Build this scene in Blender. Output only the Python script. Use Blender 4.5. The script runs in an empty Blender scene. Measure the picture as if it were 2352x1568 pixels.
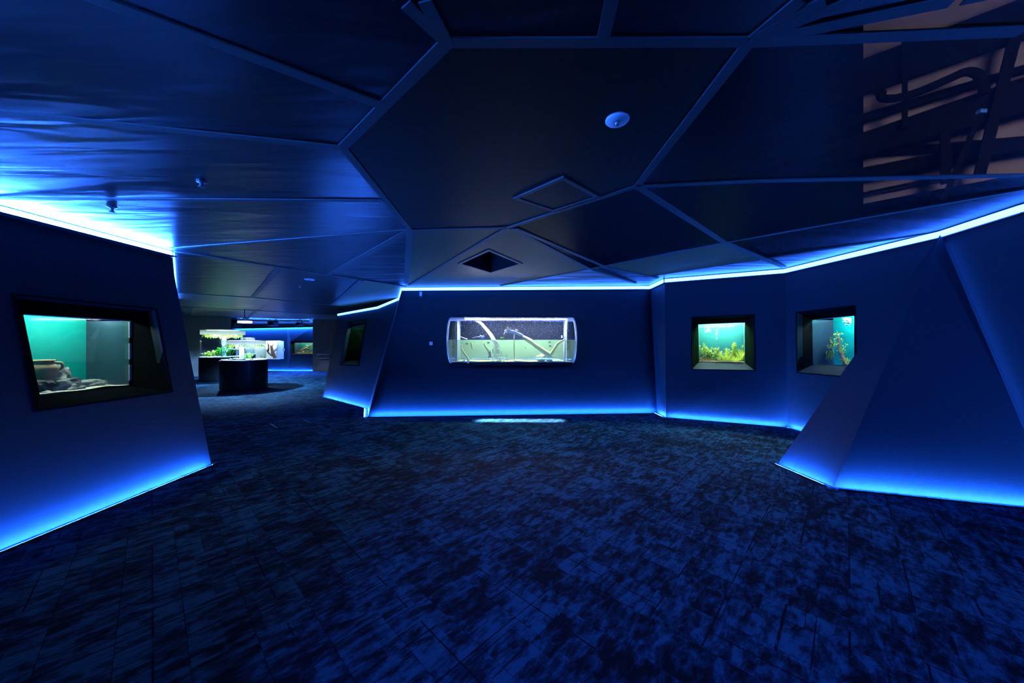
import bpy, bmesh, math, random
from mathutils import Vector, Matrix, noise
from mathutils.geometry import tessellate_polygon, intersect_line_line_2d
random.seed(7)
sc = bpy.context.scene
COL = sc.collection
# ------------------------------------------------------------ camera, world, exposure
EYE, F, CX, CY = 1.5, 800.0, 1176.0, 784.0
cd = bpy.data.cameras.new('camera'); cam = bpy.data.objects.new('camera', cd); COL.objects.link(cam)
cam.location = (0, 0, EYE); cam.rotation_euler = (math.pi/2, 0, 0)
cd.sensor_width = 36; cd.lens = F/2352*36; cd.clip_start = 0.05; cd.clip_end = 200
sc.camera = cam
sc.view_settings.view_transform = 'Standard'; sc.view_settings.look = 'None'
sc.view_settings.exposure = 0.0; sc.view_settings.gamma = 1.0
try: sc.view_settings.use_curve_mapping = False
except Exception: pass
w = bpy.data.worlds.new('world'); sc.world = w; w.use_nodes = True
w.node_tree.nodes['Background'].inputs[0].default_value = (0.0, 0.001, 0.004, 1)
w.node_tree.nodes['Background'].inputs[1].default_value = 0.3
sc.cycles.transparent_max_bounces = 48; sc.cycles.max_bounces = 10; sc.cycles.diffuse_bounces = 5
sc.cycles.use_denoising = True; sc.cycles.caustics_reflective = False; sc.cycles.caustics_refractive = False
sc.cycles.sample_clamp_indirect = 4
BLUE = (0.022, 0.135, 1.0)
S_TOP, S_LEFT, S_BASE = 34.0, 900.0, 2000.0
H = 2.6
# ------------------------------------------------------------ pixel -> place helpers
def ray(u, v): return Vector(((u-CX)/F, 1.0, (CY-v)/F))
def fl(u, v, z=0.0): d = (EYE-z)*F/(v-CY); return Vector(((u-CX)/F*d, d, z))
def cl(u, v, z=H): d = (z-EYE)*F/(CY-v); return Vector(((u-CX)/F*d, d, z))
def at(u, v, Y): r = ray(u, v)*Y; return Vector((r.x, Y, EYE+r.z))
def hit(u, v, p, n):
    o = Vector((0, 0, EYE)); r = ray(u, v); t = (p-o).dot(n)/r.dot(n); return o+r*t
# ------------------------------------------------------------ materials
MATS = {}
def nt(name):
    m = bpy.data.materials.new(name); m.use_nodes = True; MATS[name] = m
    return m, m.node_tree, m.node_tree.nodes['Principled BSDF']
def pm(name, col, rough=0.6, metal=0, spec=0.5, nscale=0, bump=0, var=0, stretch=(1,1,1), coat=0, emis=None, es=0, trans_leaf=0):
    m, t, b = nt(name)
    b.inputs['Base Color'].default_value = (*col, 1); b.inputs['Roughness'].default_value = rough
    b.inputs['Metallic'].default_value = metal; b.inputs['Specular IOR Level'].default_value = spec
    b.inputs['Coat Weight'].default_value = coat
    if emis: b.inputs['Emission Color'].default_value = (*emis, 1); b.inputs['Emission Strength'].default_value = es
    if nscale:
        tc = t.nodes.new('ShaderNodeTexCoord'); mp = t.nodes.new('ShaderNodeMapping'); mp.inputs['Scale'].default_value = stretch
        t.links.new(tc.outputs['Object'], mp.inputs[0])
        n = t.nodes.new('ShaderNodeTexNoise'); n.inputs['Scale'].default_value = nscale; n.inputs['Detail'].default_value = 5
        t.links.new(mp.outputs[0], n.inputs[0])
        if var:
            mx = t.nodes.new('ShaderNodeMix'); mx.data_type = 'RGBA'
            mx.inputs[6].default_value = (*[c*(1-var) for c in col], 1); mx.inputs[7].default_value = (*[min(1, c*(1+var)) for c in col], 1)
            t.links.new(n.outputs['Fac'], mx.inputs[0]); t.links.new(mx.outputs[2], b.inputs['Base Color'])
        if bump:
            bp = t.nodes.new('ShaderNodeBump'); bp.inputs['Strength'].default_value = bump; bp.inputs['Distance'].default_value = 0.02
            t.links.new(n.outputs['Fac'], bp.inputs['Height']); t.links.new(bp.outputs[0], b.inputs['Normal'])
    return m
def em(name, col, s):
    m = bpy.data.materials.new(name); m.use_nodes = True; t = m.node_tree; t.nodes.clear()
    e = t.nodes.new('ShaderNodeEmission'); e.inputs[0].default_value = (*col, 1); e.inputs[1].default_value = s
    o = t.nodes.new('ShaderNodeOutputMaterial'); t.links.new(e.outputs[0], o.inputs[0]); return m
def clear(name, tint, gloss=0.06, rough=0.03, milk=0, milkcol=(.5, .6, .5)):
    """glass / acrylic / water seen through: tinted transparency, a little gloss, optional murk"""
    m = bpy.data.materials.new(name); m.use_nodes = True; t = m.node_tree; t.nodes.clear()
    tr = t.nodes.new('ShaderNodeBsdfTransparent'); tr.inputs[0].default_value = (*tint, 1)
    gl = t.nodes.new('ShaderNodeBsdfGlossy'); gl.inputs['Roughness'].default_value = rough
    lw = t.nodes.new('ShaderNodeLayerWeight'); lw.inputs[0].default_value = 0.25
    mu = t.nodes.new('ShaderNodeMath'); mu.operation = 'MULTIPLY_ADD'; mu.inputs[1].default_value = 0.5; mu.inputs[2].default_value = gloss
    t.links.new(lw.outputs['Facing'], mu.inputs[0])
    mu2 = t.nodes.new('ShaderNodeMath'); mu2.operation = 'POWER'; mu2.inputs[1].default_value = 2.0
    t.links.new(mu.outputs[0], mu2.inputs[0])
    src = tr.outputs[0]
    if milk:
        tl = t.nodes.new('ShaderNodeBsdfTranslucent'); tl.inputs[0].default_value = (*milkcol, 1)
        df = t.nodes.new('ShaderNodeBsdfDiffuse'); df.inputs[0].default_value = (*milkcol, 1)
        ad = t.nodes.new('ShaderNodeMixShader'); t.links.new(tl.outputs[0], ad.inputs[1]); t.links.new(df.outputs[0], ad.inputs[2])
        mm = t.nodes.new('ShaderNodeMixShader'); mm.inputs[0].default_value = milk
        t.links.new(src, mm.inputs[1]); t.links.new(ad.outputs[0], mm.inputs[2]); src = mm.outputs[0]
    mx = t.nodes.new('ShaderNodeMixShader'); t.links.new(mu2.outputs[0], mx.inputs[0])
    t.links.new(src, mx.inputs[1]); t.links.new(gl.outputs[0], mx.inputs[2])
    o = t.nodes.new('ShaderNodeOutputMaterial'); t.links.new(mx.outputs[0], o.inputs[0]); return m
def leafm(name, col):
    m = bpy.data.materials.new(name); m.use_nodes = True; t = m.node_tree; t.nodes.clear()
    tc = t.nodes.new('ShaderNodeTexCoord'); n = t.nodes.new('ShaderNodeTexNoise'); n.inputs['Scale'].default_value = 55
    t.links.new(tc.outputs['Object'], n.inputs[0])
    mx = t.nodes.new('ShaderNodeMix'); mx.data_type = 'RGBA'
    mx.inputs[6].default_value = (col[0]*.22, col[1]*.34, col[2]*.2, 1); mx.inputs[7].default_value = (min(1, col[0]*1.5), min(1, col[1]*1.3), col[2]*1.3, 1)
    t.links.new(n.outputs['Fac'], mx.inputs[0])
    a = t.nodes.new('ShaderNodeBsdfDiffuse'); b = t.nodes.new('ShaderNodeBsdfTranslucent'); s = t.nodes.new('ShaderNodeMixShader')
    t.links.new(mx.outputs[2], a.inputs[0]); t.links.new(mx.outputs[2], b.inputs[0]); s.inputs[0].default_value = .45
    t.links.new(a.outputs[0], s.inputs[1]); t.links.new(b.outputs[0], s.inputs[2])
    o = t.nodes.new('ShaderNodeOutputMaterial'); t.links.new(s.outputs[0], o.inputs[0]); return m

M_WALL = pm('painted_plaster', (.006, .023, .036), .62, nscale=60, bump=.10, var=.06, spec=.15)
M_LED = em('blue_led', BLUE, S_TOP); M_LEDL = em('blue_led_bright', BLUE, S_LEFT); M_LEDB = em('blue_led_base', BLUE, S_BASE)
M_LEDT = em('blue_led_joint', BLUE, 30)
M_PROFILE = pm('led_profile', (.02, .02, .025), .4, .6, nscale=40, var=.1)
M_RIB = pm('rib_paint', (.045, .075, .075), .55, nscale=30, var=.08)
M_VOID = pm('void_black', (.003, .003, .004), .8, nscale=40, var=.2, spec=.1)
M_BLACK = pm('black_laminate', (.012, .012, .016), .35, nscale=40, var=.2)
M_NICHE = pm('niche_board', (.005, .016, .006), .85, nscale=25, var=.12, bump=.05, spec=.0)
M_SILL = pm('niche_sill', (.020, .034, .036), .8, nscale=25, var=.12, bump=.05, spec=.2)
M_NICHE2 = pm('niche_board_dark', (.005, .007, .009), .9, nscale=25, var=.12, spec=.0)
M_TEALB = pm('bright_teal_panel', (.0, .36, .33), .6, nscale=2.2, var=.12, spec=.2)
M_TEAL = pm('teal_back_panel', (.0, .105, .092), .6, nscale=2.2, var=.15)
M_SIDE = pm('tank_side_glass', (.032, .065, .11), .15, nscale=6, var=.15, spec=.6)
M_SAND = pm('white_sand', (.85, .82, .72), .9, nscale=90, bump=.4, var=.12)
M_GRAVEL = pm('brown_gravel', (.30, .20, .09), .9, nscale=50, bump=.6, var=.5)
M_LAMP = em('aquarium_lamp', (.88, 1, .90), 88)
M_LAMPR = em('round_tank_lamp', (.85, 1, 1), 8)
M_LAMPS = em('aquarium_lamp_soft', (1, 1, .86), 30)
M_METAL = pm('steel', (.35, .37, .4), .3, .9, nscale=30, var=.1)
M_GLASS = clear('aquarium_glass', (.93, .97, .97), .10)
M_ACRYL = clear('acrylic_shell', (.95, .97, 1.0), .16, .05)
M_EDGE = clear('acrylic_edge', (.75, .85, .95), .3, .2, milk=.45, milkcol=(.8, .9, 1))
M_WATER = clear('clear_water', (.90, .98, .97), .08)
M_MURK = clear('murky_green_water', (.72, .86, .76), .08, milk=.14, milkcol=(.55, .72, .55))
M_WSURF = clear('water_surface', (.8, .9, .85), .25, .08, milk=.3, milkcol=(.6, .7, .55))
M_FROST = clear('frosted_glow_rim', (.9, .95, 1), .1, .1, milk=.7, milkcol=(.9, .97, 1))
M_DRIFT = pm('driftwood', (.80, .64, .28), .8, nscale=18, bump=.5, var=.35, stretch=(1, 1, 3))
M_DRIFTD = pm('brown_driftwood', (.26, .15, .08), .8, nscale=22, bump=.5, var=.4)
M_PALEROOT = pm('pale_root', (.80, .80, .58), .8, nscale=30, bump=.3, var=.25)
M_ROCK = pm('grey_rock', (.32, .37, .35), .85, nscale=22, bump=.8, var=.5)
M_ROCKD = pm('dark_rock', (.05, .06, .06), .7, nscale=14, bump=.5, var=.4)
M_CLAY = pm('clay', (.60, .42, .24), .8, nscale=12, bump=.4, var=.3)
M_FISH = pm('dark_fish_skin', (.02, .045, .035), .35, nscale=30, var=.5)
M_FISHB = pm('blue_fish_skin', (.01, .12, .75), .3, nscale=30, var=.2)
M_SPRAY = pm('white_water', (.92, .96, 1.0), .3, nscale=20, var=.05)
M_BUBBLE = clear('bubble_column', (.85, .95, .9), .2, .2, milk=.93, milkcol=(.97, .98, .88))
M_LEAF = leafm('yellow_green_leaf', (.75, .95, .10)); M_LEAFD = leafm('deep_green_leaf', (.08, .36, .02))
M_LEAFO = leafm('olive_leaf', (.30, .34, .06)); M_LEAFR = leafm('reddish_leaf', (.40, .22, .08))
M_BROWN = pm('brown_panelling', (.16, .105, .085), .7, nscale=6, var=.2, stretch=(8, 8, 1))
M_TAUPE = pm('plenum_wall_paint', (.36, .27, .25), .8, nscale=3, var=.12)
M_DARKW = pm('dark_grey_wall', (.17, .165, .17), .75, nscale=8, var=.1)
M_WHITEP = pm('white_plastic', (.7, .72, .74), .4, nscale=30, var=.04)
M_FIXT = em('fixture_glow', (.85, 1, .95), 4)

def film(name, base, rough, see, tint=(.45, .5, .6), bump=.25, spec=.6, sc_=(1.2, 7, 1)):
    m, t, b = nt(name)
    b.inputs['Base Color'].default_value = (*base, 1); b.inputs['Roughness'].default_value = rough; b.inputs['Specular IOR Level'].default_value = spec
    tc = t.nodes.new('ShaderNodeTexCoord'); mp = t.nodes.new('ShaderNodeMapping'); mp.inputs['Scale'].default_value = sc_
    t.links.new(tc.outputs['Object'], mp.inputs[0])
    n = t.nodes.new('ShaderNodeTexNoise'); n.inputs['Scale'].default_value = .8; n.inputs['Detail'].default_value = 2; n.inputs['Distortion'].default_value = .6
    t.links.new(mp.outputs[0], n.inputs[0])
    bp = t.nodes.new('ShaderNodeBump'); bp.inputs['Strength'].default_value = bump; bp.inputs['Distance'].default_value = 0.05
    t.links.new(n.outputs['Fac'], bp.inputs['Height']); t.links.new(bp.outputs[0], b.inputs['Normal'])
    if see:
        tr = t.nodes.new('ShaderNodeBsdfTransparent'); tr.inputs[0].default_value = (*tint, 1)
        mx = t.nodes.new('ShaderNodeMixShader'); mx.inputs[0].default_value = see
        o = t.nodes['Material Output']
        t.links.new(b.outputs[0], mx.inputs[1]); t.links.new(tr.outputs[0], mx.inputs[2]); t.links.new(mx.outputs[0], o.inputs[0])
    return m
M_FILM = film('stretched_film', (.010, .013, .016), .36, 0, spec=.3)
M_FILMT = film('tank_glow_film', (.17, .15, .06), .5, 0, bump=.05, spec=.12)  # olive base paints in the tank lamp's spill on the ceiling
M_FILMC = film('smooth_film', (.022, .023, .014), .5, 0, bump=.05, spec=.12, sc_=(.8, .8, 1))
M_FILMW = film('wrinkled_film', (.15, .15, .11), .4, 0, bump=.55, sc_=(1.4, 4, 1))  # high olive base also paints in the lit look of the far band
M_FILMS = film('see_through_film', (.022, .025, .03), .30, .72, bump=.10, spec=.3)
M_FILML = film('glossy_film', (.014, .02, .026), .30, 0, spec=1.0, bump=.2)

def carpet():
    m, t, b = nt('carpet'); b.inputs['Roughness'].default_value = .95; b.inputs['Specular IOR Level'].default_value = .1
    N = t.nodes.new; L = t.links.new
    g = N('ShaderNodeNewGeometry'); mp = N('ShaderNodeMapping'); mp.inputs['Rotation'].default_value = (0, 0, GRID)
    L(g.outputs['Position'], mp.inputs[0])
    oi = N('ShaderNodeObjectInfo'); add = N('ShaderNodeVectorMath'); add.operation = 'MULTIPLY_ADD'
    add.inputs[1].default_value = (3, 5, 0); 
    cx = N('ShaderNodeCombineXYZ'); L(oi.outputs['Random'], cx.inputs[0]); L(oi.outputs['Random'], cx.inputs[1])
    L(cx.outputs[0], add.inputs[0]); L(mp.outputs[0], add.inputs[2])
    def noi(scale, st, det, dist=0):
        s = N('ShaderNodeMapping'); s.inputs['Scale'].default_value = st; L(add.outputs[0], s.inputs[0])
        n = N('ShaderNodeTexNoise'); n.inputs['Scale'].default_value = scale; n.inputs['Detail'].default_value = det
        n.inputs['Roughness'].default_value = .68; n.inputs['Distortion'].default_value = dist; L(s.outputs[0], n.inputs[0]); return n.outputs['Fac']
    n1 = noi(6.5, (2.4, .9, 1), 10, .3); n2 = noi(34, (1, .5, 1), 4); n3 = noi(1.1, (1, 1, 1), 3)
    def mth(op, a, b_=None, v=None):
        x = N('ShaderNodeMath'); x.operation = op; L(a, x.inputs[0])
        if b_ is not None: L(b_, x.inputs[1])
        elif v is not None: x.inputs[1].default_value = v
        return x.outputs[0]
    # rectangular tufted patches, 25 x 12 cm cells
    sp = N('ShaderNodeVectorMath'); sp.operation = 'SNAP'; sp.inputs[1].default_value = (.127, .262, 10); L(mp.outputs[0], sp.inputs[0])
    wn = N('ShaderNodeTexWhiteNoise'); wn.noise_dimensions = '3D'; L(sp.outputs[0], wn.inputs['Vector'])
    sp2 = N('ShaderNodeVectorMath'); sp2.operation = 'SNAP'; sp2.inputs[1].default_value = (.36, .21, 10); L(mp.outputs[0], sp2.inputs[0])
    wn2 = N('ShaderNodeTexWhiteNoise'); wn2.noise_dimensions = '3D'; L(sp2.outputs[0], wn2.inputs['Vector'])
    v = mth('ADD', mth('MULTIPLY', n1, v=1.0), mth('MULTIPLY', n2, v=.28))
    v = mth('ADD', v, mth('MULTIPLY', wn.outputs['Value'], v=.10)); v = mth('ADD', v, mth('MULTIPLY', wn2.outputs['Value'], v=.09))
    v = mth('ADD', v, mth('MULTIPLY', n3, v=.25))
    # thin dark yarn lines along the grid, broken up cell by cell
    sx = N('ShaderNodeSeparateXYZ'); L(mp.outputs[0], sx.inputs[0])
    for ax, per, wdt in ((0, .262, .035), (1, .5, .018), (0, .127, .05)):
        fr = mth('FRACT', mth('DIVIDE', sx.outputs[ax], v=per)); ed_ = mth('LESS_THAN', fr, v=wdt)
        gt = mth('GREATER_THAN', (wn2 if ax == 0 else wn).outputs['Value'], v=.45 if per > .2 else .8)
        v = mth('SUBTRACT', v, mth('MULTIPLY', mth('MULTIPLY', ed_, gt), v=.16))
    cr = N('ShaderNodeValToRGB'); L(v, cr.inputs[0])
    e = cr.color_ramp.elements; e[0].position = .755; e[0].color = (.003, .006, .014, 1); e[1].position = .97; e[1].color = (.019, .10, .175, 1)
    x = cr.color_ramp.elements.new(.86); x.color = (.008, .034, .068, 1)
    L(cr.outputs[0], b.inputs['Base Color'])
    bp = N('ShaderNodeBump'); bp.inputs['Strength'].default_value = .5; bp.inputs['Distance'].default_value = .01
    L(n2, bp.inputs['Height']); L(bp.outputs[0], b.inputs['Normal'])
    return m
GRID = math.radians(44)
M_CARPET = carpet()
# ------------------------------------------------------------ object helpers
def obj(name, verts, faces, mat, parent=None, smooth=False):
    me = bpy.data.meshes.new(name); me.from_pydata([tuple(v) for v in verts], [], faces); me.validate()
    if mat: me.materials.append(mat)
    if smooth:
        for p in me.polygons: p.use_smooth = True
    o = bpy.data.objects.new(name, me); COL.objects.link(o)
    if parent: o.parent = parent
    return o
def tag(o, label=None, cat=None, group=None, kind=None):
    if label: o['label'] = label
    if cat: o['category'] = cat
    if group: o['group'] = group
    if kind: o['kind'] = kind
    return o
def thing(name, label, cat, group=None):
    o = bpy.data.objects.new(name, None); COL.objects.link(o); o.empty_display_size = .05; return tag(o, label, cat, group)
def setroot(root, loc):
    """put the thing's Empty at its base, its parts staying where they are"""
    root.location = loc
    for c in root.children: c.location = Vector(c.location)-Vector(loc)
def box_vf(c, half, ax=None):
    ax = ax or (Vector((1,0,0)), Vector((0,1,0)), Vector((0,0,1))); c = Vector(c)
    vs = [c+ax[0]*sx*half[0]+ax[1]*sy*half[1]+ax[2]*sz*half[2] for sx in (-1,1) for sy in (-1,1) for sz in (-1,1)]
    fs = [(0,1,3,2),(4,6,7,5),(0,4,5,1),(2,3,7,6),(0,2,6,4),(1,5,7,3)]
    return vs, fs
def box(name, c, half, mat, parent=None, ax=None, bevel=0):
    o = obj(name, *box_vf(c, half, ax), mat, parent)
    if bevel: m = o.modifiers.new('b', 'BEVEL'); m.width = bevel; m.segments = 2
    return o
def join(lst):
    V, Fc = [], []
    for v, f in lst:
        k = len(V); V += v; Fc += [tuple(i+k for i in q) for q in f]
    return V, Fc
def hexa(q0, q1):
    """solid between two matching quads"""
    return list(q0)+list(q1), [(0,3,2,1),(4,5,6,7)]+[(i,(i+1)%4,(i+1)%4+4,i+4) for i in range(4)]
def bar(a, b, w, h, up=Vector((0,0,1))):
    a, b = Vector(a), Vector(b); d = (b-a); L = d.length; d.normalize(); s = d.cross(up).normalized(); u = s.cross(d)
    return box_vf((a+b)/2, (L/2, w/2, h/2), (d, s, u))
def tube_vf(pts, rad, n=8, cap=True):
    pts = [Vector(p) for p in pts]; V, Fc = [], []; pu = None
    for i, p in enumerate(pts):
        d = (pts[min(i+1, len(pts)-1)]-pts[max(i-1, 0)]).normalized()
        if pu is None: pu = d.orthogonal().normalized()
        pu = (pu-d*pu.dot(d)); pu = pu.normalized() if pu.length > 1e-5 else d.orthogonal().normalized()
        s = d.cross(pu); r = rad[i] if isinstance(rad, (list, tuple)) else rad
        V += [p+(pu*math.cos(2*math.pi*k/n)+s*math.sin(2*math.pi*k/n))*r for k in range(n)]
    for i in range(len(pts)-1):
        for k in range(n): Fc.append((i*n+k, i*n+(k+1)%n, (i+1)*n+(k+1)%n, (i+1)*n+k))
    if cap: Fc += [tuple(range(n))[::-1], tuple(range((len(pts)-1)*n, len(pts)*n))]
    return V, Fc
def lathe_vf(prof, c, n=32, cap=(True, True)):
    c = Vector(c); V, Fc = [], []
    for r, z in prof: V += [c+Vector((r*math.cos(2*math.pi*k/n), r*math.sin(2*math.pi*k/n), z)) for k in range(n)]
    for i in range(len(prof)-1):
        for k in range(n): Fc.append((i*n+k, i*n+(k+1)%n, (i+1)*n+(k+1)%n, (i+1)*n+k))
    if cap[0]: Fc.append(tuple(range(n))[::-1])
    if cap[1]: Fc.append(tuple(range((len(prof)-1)*n, len(prof)*n)))
    return V, Fc
def smooth_path(pts, k=4):
    pts = [Vector(p) for p in pts]; out = []
    for i in range(len(pts)-1):
        p0, p1, p2, p3 = pts[max(i-1,0)], pts[i], pts[i+1], pts[min(i+2, len(pts)-1)]
        for j in range(k):
            t = j/k; out.append(.5*((2*p1)+(p2-p0)*t+(2*p0-5*p1+4*p2-p3)*t*t+(3*p1-p0-3*p2+p3)*t**3))
    return out+[pts[-1]]
def branch(pts, r0, r1, k=5, n=9, knob=.15, seed=0):
    p = smooth_path(pts, k); m = len(p)
    rr = [(r0+(r1-r0)*i/(m-1))*(1+knob*noise.noise(Vector((i*.7, seed*3.1, 0)))*2) for i in range(m)]
    return tube_vf(p, rr, n)
def rock_vf(c, s, seed, rot=0, amp=.35, fr=1.6, sub=3):
    bm = bmesh.new(); bmesh.ops.create_icosphere(bm, subdivisions=sub, radius=1)
    R = Matrix.Rotation(rot, 3, 'Z')
    for v in bm.verts:
        q = v.co*fr+Vector((seed*7.3, seed*2.1, 0)); f = 1+amp*noise.noise(q)*1.4+amp*.5*noise.noise(q*2.7)+amp*.22*noise.noise(q*6)
        v.co = R @ Vector((v.co.x*s[0]*f, v.co.y*s[1]*f, v.co.z*s[2]*f))+Vector(c)
    V = [v.co.copy() for v in bm.verts]; bm.verts.index_update(); Fc = [tuple(x.index for x in f.verts) for f in bm.faces]; bm.free(); return V, Fc
def patch(q0, q1, n=6):
    """solid between two bilinear four-corner sheets"""
    V, Fc = [], []
    for q in (q0, q1):
        for i in range(n+1):
            for j in range(n+1): V.append(q[0].lerp(q[1], i/n).lerp(q[3].lerp(q[2], i/n), j/n))
    m = (n+1)**2
    for i in range(n):
        for j in range(n):
            k = i*(n+1)+j; f = (k, k+1, k+n+2, k+n+1); Fc += [f, tuple(x+m for x in f[::-1])]
    return V, Fc
def plane_of(pts):
    c = sum(pts, Vector())/len(pts); n = Vector()
    for i in range(len(pts)):
        a, b = pts[i]-c, pts[(i+1)%len(pts)]-c; n += a.cross(b)
    n.normalize()
    if n.dot(Vector((0,0,EYE))-c) < 0: n = -n
    return c, n
def sheet(name, outer, hole, mat, parent=None, thick=.09, nrm=None, smooth=False):
    """a wall face with real thickness and an optional opening"""
    c, n = plane_of(outer); n = nrm or n
    loops = [outer]+([hole] if hole else [])
    ex = n.orthogonal().normalized(); ey = n.cross(ex)
    l2 = [[Vector(((p-c).dot(ex), (p-c).dot(ey), 0)) for p in L_] for L_ in loops]
    tris = tessellate_polygon(l2); V = [p for L_ in loops for p in L_]; k = len(V)
    V2 = V+[p-n*thick for p in V]; Fc = []
    for t in tris:
        a, b, d = (V[i] for i in t)
        if (b-a).cross(d-a).dot(n) < 0: t = t[::-1]
        Fc.append(tuple(t)); Fc.append(tuple(i+k for i in t[::-1]))
    off = 0
    for L_ in loops:
        m = len(L_)
        for i in range(m): a, b = off+i, off+(i+1)%m; Fc.append((a, b, b+k, a+k))
        off += m
    return obj(name, V2, Fc, mat, parent)
def st(o): o['kind'] = 'structure'; return o
# ------------------------------------------------------------ room corner points, floor and ceiling
V3 = lambda x, y, z: Vector((x, y, z))
LT0, LT1, LT2 = V3(-4.14, -4.5, H), V3(-4.14, 4.21, H), V3(-8.6, 8.9, H)
LB0, LB1, LB2 = V3(-3.69, -4.5, 0), V3(-3.69, 4.27, 0), V3(-8.3, 8.95, 0)
MT0, MT1, MT2 = cl(778, 720), cl(870, 703), cl(918, 683)
MB0, MB1 = fl(742, 910), fl(845, 937)
_n = (MB1-MB0).cross(MT2-MB0).normalized(); MT0, MT1 = hit(778, 720, MB0, _n), hit(870, 703, MB0, _n)
BT0, BT1 = cl(925, 660), cl(1494, 656)
BB0, BB1 = fl(845, 957), fl(1509, 948)
RT0, RT1 = cl(1527, 640), cl(1803, 617)
RB0, RB1 = fl(1530, 958), fl(1810, 981)
ST1, SB1 = V3(4.12, -4.5, H), V3(4.98, -4.5, 0)
SB0 = RB1
# window openings (outer opening corners TL TR BR BL in the photograph)
def quad(px, c, n): return [hit(u, v, c, n) for u, v in px]
W1 = [(32.5, 678), (356, 711), (392, 898), (82, 941)]
W2 = [(1590, 729.5), (1731, 724), (1732.7, 849.5), (1590, 847)]
W3 = [(1830.5, 718.5), (1963, 703.5), (1965, 866), (1832, 854)]
W4 = [(801, 740), (842, 734), (824, 839), (782.5, 836)]
# floor: base slab and carpet tiles laid at 45 degrees
flr = st(obj('floor', *box_vf((-4, 7, -.06), (13, 13, .05)), M_CARPET)); flr['label'] = 'dark blue mottled carpet floor'
d1 = V3(math.cos(-GRID), math.sin(-GRID), 0); d2 = V3(-d1.y, d1.x, 0)
TLn, TW = 1.0, .25
tv, tf = box_vf((0, 0, -.006), (TLn/2-.0012, TW/2-.0012, .006), (d1, d2, V3(0, 0, 1)))
tme = bpy.data.meshes.new('carpet_tile'); tme.from_pydata([tuple(v) for v in tv], [], tf); tme.materials.append(M_CARPET)
cells = []
for j in range(-90, 90):
    for i in range(-26, 26):
        c = d1*((i+(j % 3)/3)*TLn)+d2*(j*TW)
        if -14.5 < c.x < 5.2 and .7 < c.y < 18: cells.append(c)
near = sorted([c for c in cells if -3.7 < c.x < 5.0 and c.y > .9 and abs(c.x)/c.y < 1.75], key=lambda c: c.length)
nearset = near[:290]; ids = {(round(c.x, 3), round(c.y, 3)) for c in nearset}
for c in nearset:
    o = bpy.data.objects.new('carpet_tile', tme); COL.objects.link(o); o.location = c; o.parent = flr
rest = [([v+c for v in tv], tf) for c in cells if (round(c.x, 3), round(c.y, 3)) not in ids]
o = obj('carpet_tiling', *join(rest), M_CARPET, flr); o['kind'] = 'stuff'

# ceiling: outline, ribs, and the film panels between them
OUT = [Vector((-16, -4.5)), Vector((6, -4.5)), Vector((6, 22)), Vector((-9.2, 17.35)), Vector((-12.6, 16.0)), Vector((-16, 14.6))]
def c2(u, v): p = cl(u, v); return Vector((p.x, p.y))
RIBS = [  # polylines in photograph pixels, (width m)
 ([(1027,97),(787,338)], .05), ([(787,338),(942,528)], .05), ([(1027,97),(1722,95)], .042), ([(1722,95),(1463,427)], .05),
 ([(1463,427),(1165,523)], .04), ([(942,528),(1165,523)], .04), ([(942,528),(932,650)], .075),
 ([(1027,97),(932,8)], .045), ([(1027,97),(975,0)], .045), ([(1384,96),(1412,-30)], .045),
 ([(1722,95),(1838,0)], .05), ([(1722,95),(1895,0)], .045), ([(1722,95),(1950,2)], .04), ([(1722,95),(2190,0)], .045), ([(1722,95),(2352,69)], .045),
 ([(-200,-165),(232,0),(875,241)], .05), ([(-300,225),(787,338)], .04), ([(-300,452),(882,460)], .04),
 ([(393,571),(942,528)], .05), ([(402,577),(932,658)], .06), ([(942,528),(754,631)], .07),
 ([(643,614),(580,683)], .09), ([(830,644),(763,699)], .09), ([(1165,523),(940,655)], .05),
 ([(1176,524),(1356,618),(1460,650)], .05), ([(1184,524),(1390,612),(1510,638)], .05),
 ([(1150,656),(1665,557)], .05), ([(1665,557),(2004,497),(2352,436)], .04), ([(1463,427),(1665,557)], .06), ([(1665,557),(1800,613)], .07),
 ([(1463,427),(1740,415),(2352,402)], .045), ([(1480,636),(1860,578),(2150,534)], .02),
 ([(404,672),(580,683),(778,702)], .05), ([(402,703),(795,724)], .07), ([(433,705),(429,726)], .22), ([(592,711),(566,732)], .12),
]
segs = [(OUT[i], OUT[(i+1) % len(OUT)], 0) for i in range(len(OUT))]
for pl, wd in RIBS:
    p = [c2(*q) for q in pl]
    for i in range(len(p)-1):
        a, b = p[i].copy(), p[i+1].copy(); d = (b-a).normalized()
        if i == 0: a = a-d*.03
        if i == len(p)-2: b = b+d*.03
        segs.append((a, b, wd))
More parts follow.
